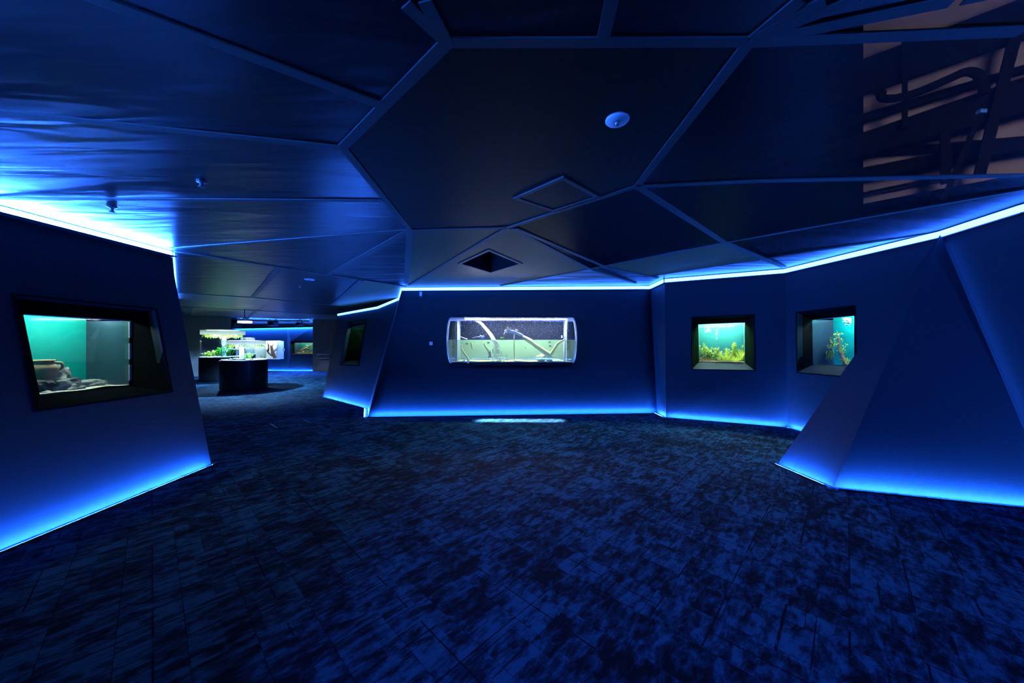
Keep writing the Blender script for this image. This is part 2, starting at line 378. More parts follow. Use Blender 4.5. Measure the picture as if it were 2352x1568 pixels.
# extend the ribs that leave the frame or end on a wall, out to the outline
def ext(u0, v0, u1, v1, L_): a, b = c2(u0, v0), c2(u1, v1); d = (b-a).normalized(); segs.append((b+d*.03, b+d*L_, .045))
for q in [(1027,97,932,8,5),(1027,97,975,0,6),(1384,96,1412,-30,7),(1722,95,1838,0,6),(1722,95,1895,0,7),(1722,95,1950,2,7),(1722,95,2190,0,7),(1722,95,2352,69,5),
          (875,241,-200,-165,12),(787,338,-300,225,14),(882,460,-300,452,14),(1740,415,2352,402,4),(2004,497,2352,436,4)]: ext(*q)
def seg_dist(p, a, b):
    t = max(0, min(1, (p-a).dot(b-a)/(b-a).length_squared)); return (a.lerp(b, t)-p).length
DRAWN = list(segs[-13:])
for _ in range(2):
    for i in range(len(segs)):
        for flip in (0, 1):
            a, b, wd = segs[i]
            if flip: a, b = b, a
            if any(j != i and seg_dist(b, c, d) < .032 for j, (c, d, _w) in enumerate(segs)): continue
            dr_ = (b-a).normalized(); far = b+dr_*30; best = None
            for j, (c, d, _w) in enumerate(segs):
                if j == i: continue
                x = intersect_line_line_2d(b, far, c, d)
                if x and (best is None or (x-b).length < best): best = (x-b).length
            if best is not None:
                nb = b+dr_*(best+.02); segs[i] = (nb, a, wd) if flip else (a, nb, wd)
nodes = []
def nid(p):
    for i, q in enumerate(nodes):
        if (q-p).length < .035: return i
    nodes.append(p.copy()); return len(nodes)-1
edges = set()
for i, (a, b, _) in enumerate(segs):
    ts = [0, 1]
    for j, (c, d, _) in enumerate(segs):
        if i == j: continue
        x = intersect_line_line_2d(a, b, c, d)
        if x: ts.append(max(0, min(1, (x-a).dot(b-a)/(b-a).length_squared)))
    ts.sort(); prev = nid(a)
    for t in ts[1:]:
        k = nid(a.lerp(b, t))
        if k != prev: edges.add((min(k, prev), max(k, prev))); prev = k
while True:
    deg = {}
    for a, b in edges: deg[a] = deg.get(a, 0)+1; deg[b] = deg.get(b, 0)+1
    e2 = {e for e in edges if deg[e[0]] > 1 and deg[e[1]] > 1}
    if len(e2) == len(edges): break
    edges = e2
adj = {}
for a, b in edges: adj.setdefault(a, []).append(b); adj.setdefault(b, []).append(a)
for k in adj: adj[k].sort(key=lambda m: math.atan2(nodes[m].y-nodes[k].y, nodes[m].x-nodes[k].x))
seen = set(); faces = []
for a in adj:
    for b in adj[a]:
        if (a, b) in seen: continue
        loop = []; u, v = a, b
        while (u, v) not in seen:
            seen.add((u, v)); loop.append(u); L_ = adj[v]; w_ = L_[(L_.index(u)-1) % len(L_)]; u, v = v, w_
        A = sum(nodes[loop[i]].x*nodes[loop[(i+1) % len(loop)]].y-nodes[loop[(i+1) % len(loop)]].x*nodes[loop[i]].y for i in range(len(loop)))/2
        if A > .002: faces.append([nodes[k] for k in loop])
def inside(p, poly):
    r = False
    for i in range(len(poly)):
        a, b = poly[i], poly[i-1]
        if (a.y > p.y) != (b.y > p.y) and p.x < (b.x-a.x)*(p.y-a.y)/(b.y-a.y)+a.x: r = not r
    return r
ceil_root = bpy.data.objects.new('ceiling', None); COL.objects.link(ceil_root); ceil_root['kind'] = 'structure'; ceil_root['label'] = 'dark faceted ceiling of stretched film between ribs'
HATCH = [c2(1060, 604), c2(1123, 575), c2(1192, 604), c2(1127, 624)]
see_px = [(2100, 250), (1600, 490), (1900, 470), (1420, 520), (2100, 430), (1750, 500), (2200, 45), (2050, 45), (2300, 470)]
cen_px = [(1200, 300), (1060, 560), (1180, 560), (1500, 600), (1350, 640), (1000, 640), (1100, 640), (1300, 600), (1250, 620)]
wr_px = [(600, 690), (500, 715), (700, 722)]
for fpoly in faces:
    m = M_FILM
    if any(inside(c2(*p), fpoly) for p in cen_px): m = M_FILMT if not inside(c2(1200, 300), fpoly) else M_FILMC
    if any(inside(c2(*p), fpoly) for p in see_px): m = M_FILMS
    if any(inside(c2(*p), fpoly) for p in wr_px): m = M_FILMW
    if any(inside(c2(*p), fpoly) for p in ((150, 350), (200, 490), (300, 540), (60, 400))): m = M_FILML
    hole = [V3(p.x, p.y, H) for p in HATCH] if inside(sum(HATCH, Vector((0, 0)))/4, fpoly) else None
    sheet('ceiling_panel', [V3(p.x, p.y, H) for p in fpoly], hole, m, ceil_root, thick=.004, nrm=V3(0, 0, -1))
for kr, (pl, wd) in enumerate(RIBS):
    p = [cl(*q, H-.0045)-V3(0, 0, .0004*(kr % 9)) for q in pl]
    obj('ceiling_rib', *join([bar(p[i], p[i+1], wd, .008) for i in range(len(p)-1)]), M_RIB, ceil_root)
for kr, (a, b, wd) in enumerate(DRAWN):
    obj('ceiling_rib', *bar(V3(a.x, a.y, H-.0028-.0003*kr), V3(b.x, b.y, H-.0028-.0003*kr), .043, .005), M_RIB, ceil_root)
# rib down-light, detectors and hatches
def disc_lamp(u, v, r, label, cat='detector', name='smoke_detector', knob=True):
    c = cl(u, v, H); t = thing(name, label, cat)
    obj('cover_plate', *lathe_vf([(r, 0), (r, -.008), (r*.9, -.014), (0.001, -.014)], c), M_WHITEP, t, smooth=True)
    if knob:
        obj('sensor', *lathe_vf([(r*.22, -.01), (r*.2, -.03), (0.001, -.034)], c, 12), M_METAL, t, smooth=True)
    setroot(t, c)
disc_lamp(1418, 273, .058, 'round pale ceiling cover plate in the central ceiling facet', 'ceiling fixture', 'ceiling_cover')
disc_lamp(711, 641, .085, 'flat round ceiling disc above the far left passage', 'ceiling fixture', 'ceiling_cover')
def sprink(u, v, label):
    c = cl(u, v, H-.01); t = thing('sprinkler_head', label, 'sprinkler')
    obj('flange', *lathe_vf([(.03, .01), (.03, -.0), (.012, -.008)], c, 14), M_METAL, t); obj('nozzle', *lathe_vf([(.012, -.008), (.012, -.03), (.02, -.032), (.02, -.036), (.001, -.036)], c, 10), M_METAL, t)
    setroot(t, c)
sprink(463, 418, 'small metal sprinkler head in the ceiling right of the bright left light')
sprink(689, 657, 'small sprinkler head just behind the flat ceiling disc')
sprink(257, 476, 'tiny sprinkler head inside the glare over the left wall')
# open hatch
t = thing('open_ceiling_hatch', 'open square ceiling hatch with dark void near the cylinder aquarium', 'hatch')
hp = [V3(p.x, p.y, H) for p in HATCH]; hc = sum(hp, V3(0, 0, 0))/4
for i in range(4):
    a, b = hp[i], hp[(i+1) % 4]; o1 = (a-hc)*1.13+hc; o2 = (b-hc)*1.13+hc
    obj('frame', *hexa([o1, o2, b, a], [q-V3(0, 0, .012) for q in (o1, o2, b, a)]), M_RIB, t)
    obj('shaft_side', *hexa([a, b, b+V3(0, 0, .35), a+V3(0, 0, .35)], [hc+(q-hc)*1.03 for q in (a, b, b+V3(0, 0, .35), a+V3(0, 0, .35))]), M_DARKW if i == 2 else M_BLACK, t)
setroot(t, hc)
for k, (x0, dd) in enumerate(((-.2, .0), (.12, .1))):
    tag(obj('plenum_pipe', *tube_vf([hc+d1*(-1.2)+d2*x0+V3(0, 0, .42+dd), hc+d1*1.2+d2*x0+V3(0, 0, .42+dd)], .035, 10), M_METAL), ['grey pipe crossing above the open hatch', 'second grey pipe above the open hatch, higher up'][k], 'pipe')
t = thing('access_panel', 'closed square access panel in the central ceiling facet', 'access panel')
q = [cl(1178, 453), cl(1294, 403), cl(1378, 449), cl(1269, 483)]; qc = sum(q, V3(0, 0, 0))/4
for i in range(4):
    a, b = q[i], q[(i+1) % 4]; a2, b2 = qc+(a-qc)*.86, qc+(b-qc)*.86
    obj('frame', *hexa([a, b, b2, a2], [p-V3(0, 0, .012) for p in (a, b, b2, a2)]), M_RIB, t)
qi = [qc+(p-qc)*.84 for p in q]
obj('lid', *hexa([p-V3(0, 0, .001) for p in qi], [p-V3(0, 0, .006) for p in qi]), M_FILMC, t)
obj('latch', *lathe_vf([(.01, 0), (.01, -.012), (.001, -.012)], cl(1312, 467), 10), M_METAL, t)
setroot(t, qc)
# ------------------------------------------------------------ walls
pl_l = plane_of([LT0, LT1, LB1, LB0]); H1 = quad(W1, *pl_l)
sheet('wall_left', [LT0, LT1, LB1, LB0], H1, M_WALL); st(bpy.data.objects['wall_left'])
st(sheet('wall_left_end', [LT1+V3(.0, .0, 0), LT2, LB2, LB1], None, M_WALL, nrm=V3(.7, .7, 0)))
OM = [MT0, MT1, MT2, MB1, MB0]; pl_m = plane_of([MT0, MT2, MB1, MB0]); H4 = quad(W4, *pl_m)
st(sheet('wall_back_left', OM, H4, M_WALL))
st(sheet('wall_back_left_return', [MT2, BT0, BB0, MB1], None, M_WALL, nrm=V3(-.95, -.3, 0)))
pl_b = (V3(0, (BT0.y+BT1.y+BB0.y+BB1.y)/4, 0), V3(0, -1, 0))
TANK = [(1046, 732), (1304, 732), (1304, 832), (1046, 832)]
HB = [hit(u, v, V3(0, 7.05, 0), V3(0, -1, 0)) for u, v in TANK]
def smooth_wall(name, T0, T1, B1_, B0_, hole):
    x0, x1, z0, z1 = hole[3].x, hole[2].x, hole[3].z, hole[0].z
    zs = [z0*i/8 for i in range(8)]+[z0+(z1-z0)*i/8 for i in range(8)]+[z1+(H-z1)*i/6 for i in range(7)]
    V, Fc, cols = [], [], 0
    for z in zs:
        t = z/H; L_ = B0_.lerp(T0, t); R2 = B1_.lerp(T1, t)
        xs = [L_.x+(x0-L_.x)*i/8 for i in range(8)]+[x0+(x1-x0)*i/8 for i in range(8)]+[x1+(R2.x-x1)*i/8 for i in range(9)]; cols = len(xs)
        for x in xs: V.append(V3(x, L_.y+(R2.y-L_.y)*(x-L_.x)/(R2.x-L_.x), z))
    for i in range(len(zs)-1):
        for j in range(cols-1):
            if 8 <= i < 16 and 8 <= j < 16: continue
            k = i*cols+j; Fc.append((k, k+1, k+cols+1, k+cols))
    o = obj(name, V, Fc, M_WALL, smooth=True); m = o.modifiers.new('thickness', 'SOLIDIFY'); m.thickness = .09; m.offset = -1; return o
st(smooth_wall('wall_back', BT0, BT1, BB1, BB0, HB))
st(sheet('wall_back_right_return', [BT1, RT0, RB0, BB1], None, M_WALL, nrm=V3(-1, 0, 0)))
pl_r = plane_of([RT0, RT1, RB1, RB0]); H2 = quad(W2, *pl_r)
st(sheet('wall_right_far', [RT0, RT1, RB1, RB0], H2, M_WALL))
A_ = cl(2165, 529); A2 = cl(2352, 468); P1, P2 = fl(1787, 1064), fl(1915, 1118); P3w = V3(4.95, 3.148, 0); ST1 = V3(4.05, -4.5, H)
pl_s = plane_of([RT1, A_, P3w, SB0]); H3 = quad(W3, *pl_s)
st(sheet('wall_right', [RT1, A_, P3w, SB0], H3, M_WALL))
st(sheet('wall_right_near', [A_, A2, ST1, SB1, P3w], None, M_WALL))
P3, AP, P4 = P3w+V3(-.07, -.035, 0), A_+V3(-.045, -.02, -.045), V3(4.8, 4.9, 0)
st(obj('wall_right_buttress', [P1, P2, P3, P4, AP], [(0, 1, 4), (1, 2, 4), (2, 3, 4), (3, 0, 4), (0, 3, 2, 1)], M_WALL))
_t = thing('led_strip', 'hidden blue light strip in the joint between buttress and near right wall', 'led strip')
_o = V3(.035, .062, 0); obj('diffuser', *bar(P3+_o+V3(0, 0, .05), AP+_o+V3(0, 0, -.1), .012, .012), M_LEDT, _t); setroot(_t, P3+_o)
st(sheet('wall_rear', [V3(-4.2, -4.5, H), V3(5, -4.5, H), V3(5, -4.5, 0), V3(-4.2, -4.5, 0)], None, M_WALL))
# far room
st(sheet('wall_far_left', [V3(-14.2, 14.5, H), V3(-12.6, 15.6, H), V3(-12.6, 15.6, 0), V3(-14.2, 14.5, 0)], None, M_DARKW))
FL0, FL1 = V3(-14.6, 17.9, 0), V3(-10.0, 17.6, 0)
fwh = [at(556, 784.5, 17.7), at(646, 784, 17.62), at(646, 823, 17.62), at(556, 823.5, 17.7)]
fl_o = [V3(-14.6, 17.9, 2.2), V3(-10.0, 17.6, 2.27), FL1, V3(-11.35, 17.69, 0), FL0]
st(sheet('wall_far', [fl_o[0], V3(-11.4, 17.69, 2.25), V3(-11.4, 17.69, 0), FL0], None, M_WALL))
fe = [at(668, 784, 17.63), at(719, 784, 17.6), at(719, 813, 17.6), at(668, 813, 17.63)]
st(sheet('wall_far_right', [V3(-11.4, 17.69, 2.25), V3(-10.0, 17.6, 2.27), FL1, V3(-11.4, 17.69, 0)], fe, M_WALL))
st(sheet('wall_far_upper', [V3(-15, 18.6, 3.6), V3(-6, 18.2, 3.6), V3(-6, 18.2, 0), V3(-15, 18.6, 0)], None, M_BROWN))
st(sheet('wall_far_brown', [V3(-9.98, 17.45, 3.2), V3(-6.5, 17.3, 3.2), V3(-6.5, 17.3, 0), V3(-9.98, 17.45, 0)], None, M_BROWN))
dr = thing('door_1', 'brown door at the end of the far room', 'door'); dr['kind'] = 'structure'
obj('door_leaf', *box_vf(at(772, 809, 17.3), (.28, .02, .99)), pm('door_brown', (.22, .12, .08), .6, nscale=8, var=.2), dr)
obj('door_jamb', *box_vf(at(759, 808, 17.3), (.03, .035, 1.02)), pm('jamb_brown', (.3, .17, .1), .6, nscale=8, var=.1), dr)
t = thing('wall_rail', 'brown rectangular wall rail beside the far brown door', 'rail'); M_RAIL = pm('rail_wood', (.34, .17, .09), .5, nscale=12, var=.2)
ra, rb, rc, rd = at(728, 814, 17.25), at(756, 814, 17.25), at(756, 823, 17.25), at(728, 823, 17.25)
for nm, a, b in (('top_rail', ra, rb), ('bottom_rail', rd, rc), ('upright', ra, rd), ('upright', rb, rc)): obj(nm, *tube_vf([a, b], .022, 8), M_RAIL, t)
for p in (ra, rb): obj('bracket', *tube_vf([p, p+V3(0, .16, 0)], .015, 8), M_RAIL, t)
setroot(t, rd)
# ------------------------------------------------------------ LED strips (blue lines at the wall tops and wall feet)
def ledtop(a, b, label, mat=M_LED, off=.03, z0=H-.066, z1=H-.012):
    a, b = a.copy(), b.copy(); d = (b-a); d.z = 0; d.normalize(); n = V3(-d.y, d.x, 0)
    if n.dot(-(a+b)/2) < 0: n = -n
    z = (z0+z1)/2-H; A = V3(a.x, a.y, a.z+z)+n*off; B = V3(b.x, b.y, b.z+z)+n*off
    t = thing('led_strip', label, 'led strip'); obj('diffuser', *bar(A, B, .016, z1-z0), mat, t)
    obj('profile', *bar(A-n*.016, B-n*.016, .014, z1-z0+.02), M_PROFILE, t); setroot(t, (A+B)/2)
ledtop(LT0, LT1, 'glaring blue light strip along the top of the left wall', M_LEDL, off=.02, z0=H-.062, z1=H-.012)
box('light_tray', (-4.14+.045, -.145, H-.075), (.045, 4.355, .005), M_WALL)
_t = bpy.data.objects['light_tray']; _t.parent = bpy.data.objects['led_strip']; _t.location = -bpy.data.objects['led_strip'].location
ledtop(LT1+V3(-.02, .03, 0), LT2, 'blue light strip receding behind the end of the left wall')
ledtop(MT0, MT1, 'blue light strip over the narrow window, farther half')
ledtop(MT1, MT2, 'blue light strip over the narrow window, nearer half')
ledtop(MT2, BT0, 'short blue light strip at the left corner of the cylinder aquarium wall')
ledtop(BT0, BT1, 'long straight blue light strip above the cylinder aquarium')
ledtop(BT1, RT0, 'short blue light strip at the right corner of the cylinder aquarium wall')
ledtop(RT0, RT1, 'blue light strip above the square planted window')
ledtop(RT1, A_, 'blue light strip above the window half hidden by the buttress')
ledtop(A_, A2, 'blue light strip running from the buttress apex to the frame edge')
ledtop(A2, ST1, 'blue light strip along the near right wall outside the frame')
ledtop(V3(4.9, -4.5, H), V3(-4.1, -4.5, H), 'blue light strip along the rear wall behind the viewer')
def ledbase(a, b, label, wid=.075):
    """a low black lip in front of the wall foot, with the diode tape on its wall side"""
    a, b = a.copy(), b.copy(); d = (b-a).normalized(); n = V3(-d.y, d.x, 0)
    if n.dot(-(a+b)/2) < 0: n = -n
    A, B = V3(a.x, a.y, .007)+n*wid, V3(b.x, b.y, .007)+n*wid
    t = thing('led_strip', label, 'led strip'); obj('diffuser', *bar(A-n*.006+d*.04, B-n*.006-d*.04, .004, .010), M_LEDB, t)
    obj('profile', *bar(A, B, .006, .014), M_PROFILE, t); setroot(t, (A+B)/2)
ledbase(LB0, LB1, 'blue floor light strip along the foot of the left wall')
ledbase(MB0, MB1, 'blue floor light strip below the narrow window')
ledbase(MB1, BB0, 'very short blue floor light strip at the left corner of the back wall')
ledbase(BB0, BB1, 'long blue floor light strip below the cylinder aquarium')
ledbase(BB1, RB0, 'short blue floor light strip at the right corner of the back wall')
ledbase(RB0, RB1, 'blue floor light strip below the square planted window')
ledbase(RB1, V3(4.87, 5.2, 0), 'blue floor light strip vanishing behind the buttress')
ledbase(P1, P2, 'blue floor light strip along the narrow left foot of the buttress')
ledbase(P2, P3, 'blue floor light strip along the wide front foot of the buttress')
ledbase(V3(5.0, 3.0, 0), V3(4.98, -4.5, 0), 'blue floor light strip along the near right wall outside the frame')
t = thing('led_strip', 'blue light strip along the top of the far blue wall', 'led strip')
obj('diffuser', *bar(V3(-14.2, 17.84, 2.18), V3(-10.02, 17.565, 2.25), .04, .02), M_LEDB, t); obj('shade', *bar(V3(-14.2, 17.79, 2.18), V3(-10.02, 17.515, 2.25), .01, .07), M_PROFILE, t); setroot(t, (-12, 17.7, 2.24))
ledbase(V3(-14.2, 17.87, 0), FL1, 'blue floor light strip along the far blue wall', .05)
# ------------------------------------------------------------ wall aquariums
def niche(name_lab, hole, glasspx, gp, gn, depth, back=M_TEAL, side=M_SIDE, water=.93, nichem=(M_NICHE, M_NICHE, M_SILL, M_NICHE), lampm=M_LAMP, lampw=.10, sand=M_SAND, lamprange=(.05, .95), sides=(1, 1)):
    """opening in a wall > splayed surround > glass pane > tank with back and side panels, water, bed and lamp"""
    t = thing('wall_aquarium', name_lab, 'aquarium')
    g = [hit(u, v, gp, gn) for u, v in glasspx]; n = -gn   # into the wall
    names = ('top_reveal', 'right_reveal', 'sill', 'left_reveal')
    cc = sum(hole, V3(0, 0, 0))/4; gc = sum(g, V3(0, 0, 0))/4
    for i in range(4):
        a, b, c, d = hole[i], hole[(i+1) % 4], g[(i+1) % 4], g[i]
        o_ = [a+(a-cc)*.03, b+(b-cc)*.03, c+(c-gc)*.05, d+(d-gc)*.05]
        obj(names[i], *patch([a, b, c, d], o_), nichem[i], t)
        # thin raised lip around the opening
        q0 = [a, b, b+(b-cc)*.035, a+(a-cc)*.035]; nn = gn
        obj('frame_lip', *hexa(q0, [p+nn*.008 for p in q0]), M_NICHE2, t)
    wmid = [p+n*.012 for p in g]
    obj('glass_pane', *hexa(g, wmid), M_GLASS, t)
    obj('top_highlight', *bar(g[0]+gn*.006, g[1]+gn*.006, .008, .008), M_WHITEP, t)  # pale bar painted in as the highlight on the glass top edge
    bk = [p+n*depth for p in g]; ex = (g[1]-g[0]).normalized()
    bk[0] -= ex*(0); 
    obj('back_panel', *hexa([p for p in bk], [p+n*.02 for p in bk]), back, t)
    obj('side_panel', *hexa([g[0], g[3], bk[3], bk[0]], [p-ex*.015 for p in (g[0], g[3], bk[3], bk[0])]), side if sides[0] else back, t)
    obj('side_panel', *hexa([g[1], g[2], bk[2], bk[1]], [p+ex*.015 for p in (g[1], g[2], bk[2], bk[1])]), side if sides[1] else back, t)
    obj('base_panel', *hexa([g[3], g[2], bk[2], bk[3]], [p-V3(0, 0, .02) for p in (g[3], g[2], bk[2], bk[3])]), M_BLACK, t)
    # hood above, with the lamp under it
    up = V3(0, 0, .10); 
    obj('hood', *hexa([g[0]+up, g[1]+up, bk[1]+up, bk[0]+up], [p+up+V3(0, 0, .02) for p in (g[0], g[1], bk[1], bk[0])]), M_WHITEP, t)
    obj('hood_front', *hexa([g[0], g[1], g[1]+up, g[0]+up], [p-gn*.012 for p in (g[0], g[1], g[1]+up, g[0]+up)]), M_BLACK, t)
    obj('hood_back', *hexa([bk[0], bk[1], bk[1]+up, bk[0]+up], [p+n*.012 for p in (bk[0], bk[1], bk[1]+up, bk[0]+up)]), back, t)
    m0 = g[0].lerp(g[1], lamprange[0]).lerp(bk[0].lerp(bk[1], lamprange[0]), .5); m1 = g[0].lerp(g[1], lamprange[1]).lerp(bk[0].lerp(bk[1], lamprange[1]), .5)
    obj('lamp', *bar(m0+V3(0, 0, .075), m1+V3(0, 0, .075), lampw, .02), lampm, t)
    # water body and bed
    ins = lambda p, q, k: p.lerp(q, k)
    wt = [ins(g[3], g[0], water), ins(g[2], g[1], water), ins(bk[2], bk[1], water), ins(bk[3], bk[0], water)]; wb = [g[3], g[2], bk[2], bk[3]]
    wc = sum(wt+wb, V3(0, 0, 0))/8; sh = lambda p: p+(V3(wc.x, wc.y, p.z)-p)*.03
    obj('water', *hexa([sh(p)+V3(0, 0, .004) for p in wb], [sh(p) for p in wt]), M_WATER, t)
    if sand:
        V, Fc = [], []; NN = 14
        for i in range(NN+1):
            for j in range(NN+1):
                a = wb[0].lerp(wb[1], i/NN); b = wb[3].lerp(wb[2], i/NN); p = a.lerp(b, .01+.98*j/NN)
                V.append(p+V3(0, 0, .012+.02*(j/NN)+.012*noise.noise(p*5)))
        for i in range(NN):
            for j in range(NN): k = i*(NN+1)+j; Fc.append((k, k+1, k+NN+2, k+NN+1))
        obj('sand_bed', V, Fc, sand, t, smooth=True)
    setroot(t, sum(hole[2:], V3(0, 0, 0))/2)
    return g, bk, n, ex
# left window
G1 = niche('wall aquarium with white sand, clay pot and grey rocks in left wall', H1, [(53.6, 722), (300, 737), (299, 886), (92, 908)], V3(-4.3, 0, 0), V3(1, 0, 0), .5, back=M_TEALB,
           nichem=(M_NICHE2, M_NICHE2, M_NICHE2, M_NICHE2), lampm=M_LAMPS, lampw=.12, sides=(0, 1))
def on1(u, v, X): Y = X/((u-CX)/F); return V3(X, Y, EYE+(CY-v)/F*Y)
# measuring scale at the right glass edge
t = thing('graduated_scale', 'vertical black and white graduated scale at the right edge of the left aquarium', 'scale')
p0, p1 = on1(296.5, 886, -4.295), on1(297.5, 739, -4.295); dz = p1.z-p0.z
for k in range(12):
    z0 = p0.z+dz*k/12; box('mark', (p0.x+.006, 3.912, z0+dz/24), (.004, .011, dz/24-.001), M_WHITEP if (k % 4) else M_BLACK, t)
setroot(t, (p0.x, 3.9, p0.z))
# clay pot, rocks, log
pc = on1(97, 893, -4.55)
t = thing('clay_pot', 'broken tan clay pot at the left of the left aquarium', 'pot')
obj('body', *lathe_vf([(.04, 0), (.05, .03), (.085, .09), (.115, .16), (.12, .20), (.10, .235), (.075, .25), (.08, .262), (.098, .272), (.095, .282), (.075, .28), (.065, .25), (.09, .2), (.1, .14), (.06, .04), (.001, .02)], pc+V3(0, -.02, .0), 28, (True, False)), M_CLAY, t, smooth=True)
obj('handle', *tube_vf(smooth_path([pc+V3(.03, .05, .25), pc+V3(.04, .11, .245), pc+V3(.04, .12, .20), pc+V3(.03, .085, .17)]), .012, 8), M_CLAY, t, smooth=True)
setroot(t, pc)
def rock(c, s, label, seed, mat=M_ROCK, rot=0, cat='rock', name='rock', group=None, amp=.4):
    o = obj(name, *rock_vf((0, 0, 0), s, seed, rot, amp), mat, smooth=False); o.location = c+V3(0, 0, s[2]*(.35 if s[2] > .04 and c.y < 5 else 0)); return tag(o, label, cat, group)
rock(on1(95, 896, -4.42), (.05, .09, .075), 'dark grey rock in front of the clay pot', 1, M_ROCKD)
rock(on1(143, 893, -4.50), (.08, .15, .085), 'large rough grey rock right of the clay pot', 2)
rock(on1(137, 878, -4.62), (.06, .08, .12), 'grey peaked rock behind the large rough grey rock', 3)
rock(on1(168, 897, -4.43), (.05, .08, .05), 'low grey rock in front of the flat stone in left aquarium', 4)
rock(on1(207, 884, -4.52), (.05, .13, .042), 'flat elongated grey stone lying on the sand in left aquarium', 5, rot=.1)
rock(on1(107, 903, -4.36), (.025, .045, .02), 'small white stone at the front of the left aquarium', 6, M_SAND)

tag(obj('root', *branch([on1(238, 800, -4.62), on1(246, 806, -4.62), on1(252, 822, -4.62), on1(258, 834, -4.62), on1(246, 833, -4.62)], .02, .014, seed=3), M_DRIFT, smooth=True), 'yellowish hooked root hanging in the right half of the left aquarium', 'root')
# square planted window
cw2 = pl_r[0]; hd2 = V3(RT1.x-RT0.x, RT1.y-RT0.y, 0).normalized(); n2 = V3(hd2.y, -hd2.x, 0)
if n2.dot(-RT0) < 0: n2 = -n2
c2c = sum(H2, V3(0, 0, 0))/4
GP2 = [(1604.3, 744.5), (1710.4, 740.4), (1711, 833.4), (1605.5, 831)]
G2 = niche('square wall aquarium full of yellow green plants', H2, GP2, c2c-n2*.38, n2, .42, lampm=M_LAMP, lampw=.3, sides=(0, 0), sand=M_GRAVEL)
hd3 = V3(.02, -1, 0).normalized(); n3 = V3(-1, -.02, 0).normalized(); c3c = sum(H3, V3(0, 0, 0))/4
GP3 = [(1865.4, 734.6), (1962, 725), (1962, 842), (1867.7, 837.3)]
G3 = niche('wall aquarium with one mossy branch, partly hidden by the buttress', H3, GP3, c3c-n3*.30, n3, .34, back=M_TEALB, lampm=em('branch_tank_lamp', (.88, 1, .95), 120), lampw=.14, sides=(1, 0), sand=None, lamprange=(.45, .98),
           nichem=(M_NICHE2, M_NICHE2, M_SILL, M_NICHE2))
n4 = V3(MB0.y-MB1.y, -(MB0.x-MB1.x), 0).normalized()
if n4.dot(-MB0) < 0: n4 = -n4
c4c = sum(H4, V3(0, 0, 0))/4
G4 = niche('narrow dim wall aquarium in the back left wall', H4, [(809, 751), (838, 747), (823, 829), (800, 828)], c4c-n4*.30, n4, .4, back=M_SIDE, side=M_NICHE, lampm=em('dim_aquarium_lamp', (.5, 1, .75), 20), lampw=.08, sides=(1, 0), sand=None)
# far teal window
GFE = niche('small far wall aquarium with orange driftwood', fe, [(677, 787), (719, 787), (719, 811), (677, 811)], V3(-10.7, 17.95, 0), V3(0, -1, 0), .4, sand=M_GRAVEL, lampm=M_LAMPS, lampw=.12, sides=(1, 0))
# ------------------------------------------------------------ plants
def leaf_blade(base, dirv, L_, wd, bend=.3, up=V3(0, 0, 1)):
    d = dirv.normalized(); s = d.cross(up); s = s.normalized() if s.length > .01 else V3(1, 0, 0)
    V, Fc = [], []
    for i, (t_, w_) in enumerate(((0, .25), (.35, 1), (.75, .7), (1, .02))):
        c = base+d*L_*t_-up*bend*L_*t_*t_
        V += [c-s*wd*w_/2, c+s*wd*w_/2]
    for i in range(3): Fc.append((2*i, 2*i+1, 2*i+3, 2*i+2))
    return V, Fc
def plant(base, h, spread, label, kind='bushy', mat=None, n=10, leaf=.03, group=None, lean=V3(0, 0, 0), name='aquatic_plant'):
    mat = mat or M_LEAF; base = Vector(base); t = thing(name, label, 'plant', group); stems, lv = [], []
    for i in range(n):
        a = random.random()*6.28; r = spread*math.sqrt(random.random()); b = base+V3(r*math.cos(a)*.7, r*math.sin(a)*.7, 0)
        hh = h*random.uniform(.55, 1.0)*(1-.35*(r/spread)); tip = b+V3(math.cos(a)*r*.9+random.uniform(-.15, .15)*hh, math.sin(a)*r*.6, hh)+lean*hh
        mid = b.lerp(tip, .5)+V3(random.uniform(-1, 1), random.uniform(-1, 1), 0)*.03*h
        path = smooth_path([b, mid, tip], 4)
        if kind == 'bushy':
            stems.append(tube_vf(path, max(.0015, leaf*.06), 4))
            m = max(5, int(hh/leaf*2.1))
            for k in range(m):
                f = .15+.85*k/m; p = path[min(len(path)-1, int(f*(len(path)-1)))].lerp(path[min(len(path)-1, int(f*(len(path)-1))+1)], f*(len(path)-1) % 1)
                sz = leaf*(.55+.65*f)
                for q in range(4):
                    an = random.random()*6.28; lv.append(leaf_blade(p, V3(math.cos(an), math.sin(an), random.uniform(-.2, .5)), sz*random.uniform(.7, 1.2), sz*.5))
        else:
            w_ = leaf*.35; V, Fc = [], []
            s = V3(math.cos(a+1.57), math.sin(a+1.57), 0); curl = V3(math.cos(a), math.sin(a), 0)*hh*random.uniform(.1, .5)
            for k, p in enumerate(path):
                f = k/(len(path)-1); q = p+curl*f*f; V += [q-s*w_*(1-f*.9)/2, q+s*w_*(1-f*.9)/2]
            for k in range(len(path)-1): Fc.append((2*k, 2*k+1, 2*k+3, 2*k+2))
            lv.append((V, Fc))
    if stems: obj('stem', *join(stems), mat, t)
    o = obj('foliage', *join(lv), mat, t); setroot(t, base); return t
g, bk, nn, ex = G2
def in2(fx, fd, z=0): p = g[3].lerp(g[2], fx)+nn*fd*.42; return V3(p.x, p.y, g[3].z+.03+z)
w2w = (g[2]-g[3]).length; h2h = g[0].z-g[3].z
plant(in2(.07, .45), h2h*.56, .06, 'tall leafy plant at the left edge of the square aquarium', n=9, leaf=.032)
plant(in2(.20, .55), h2h*.50, .07, 'leafy plant second from left in the square aquarium', n=10, leaf=.035)
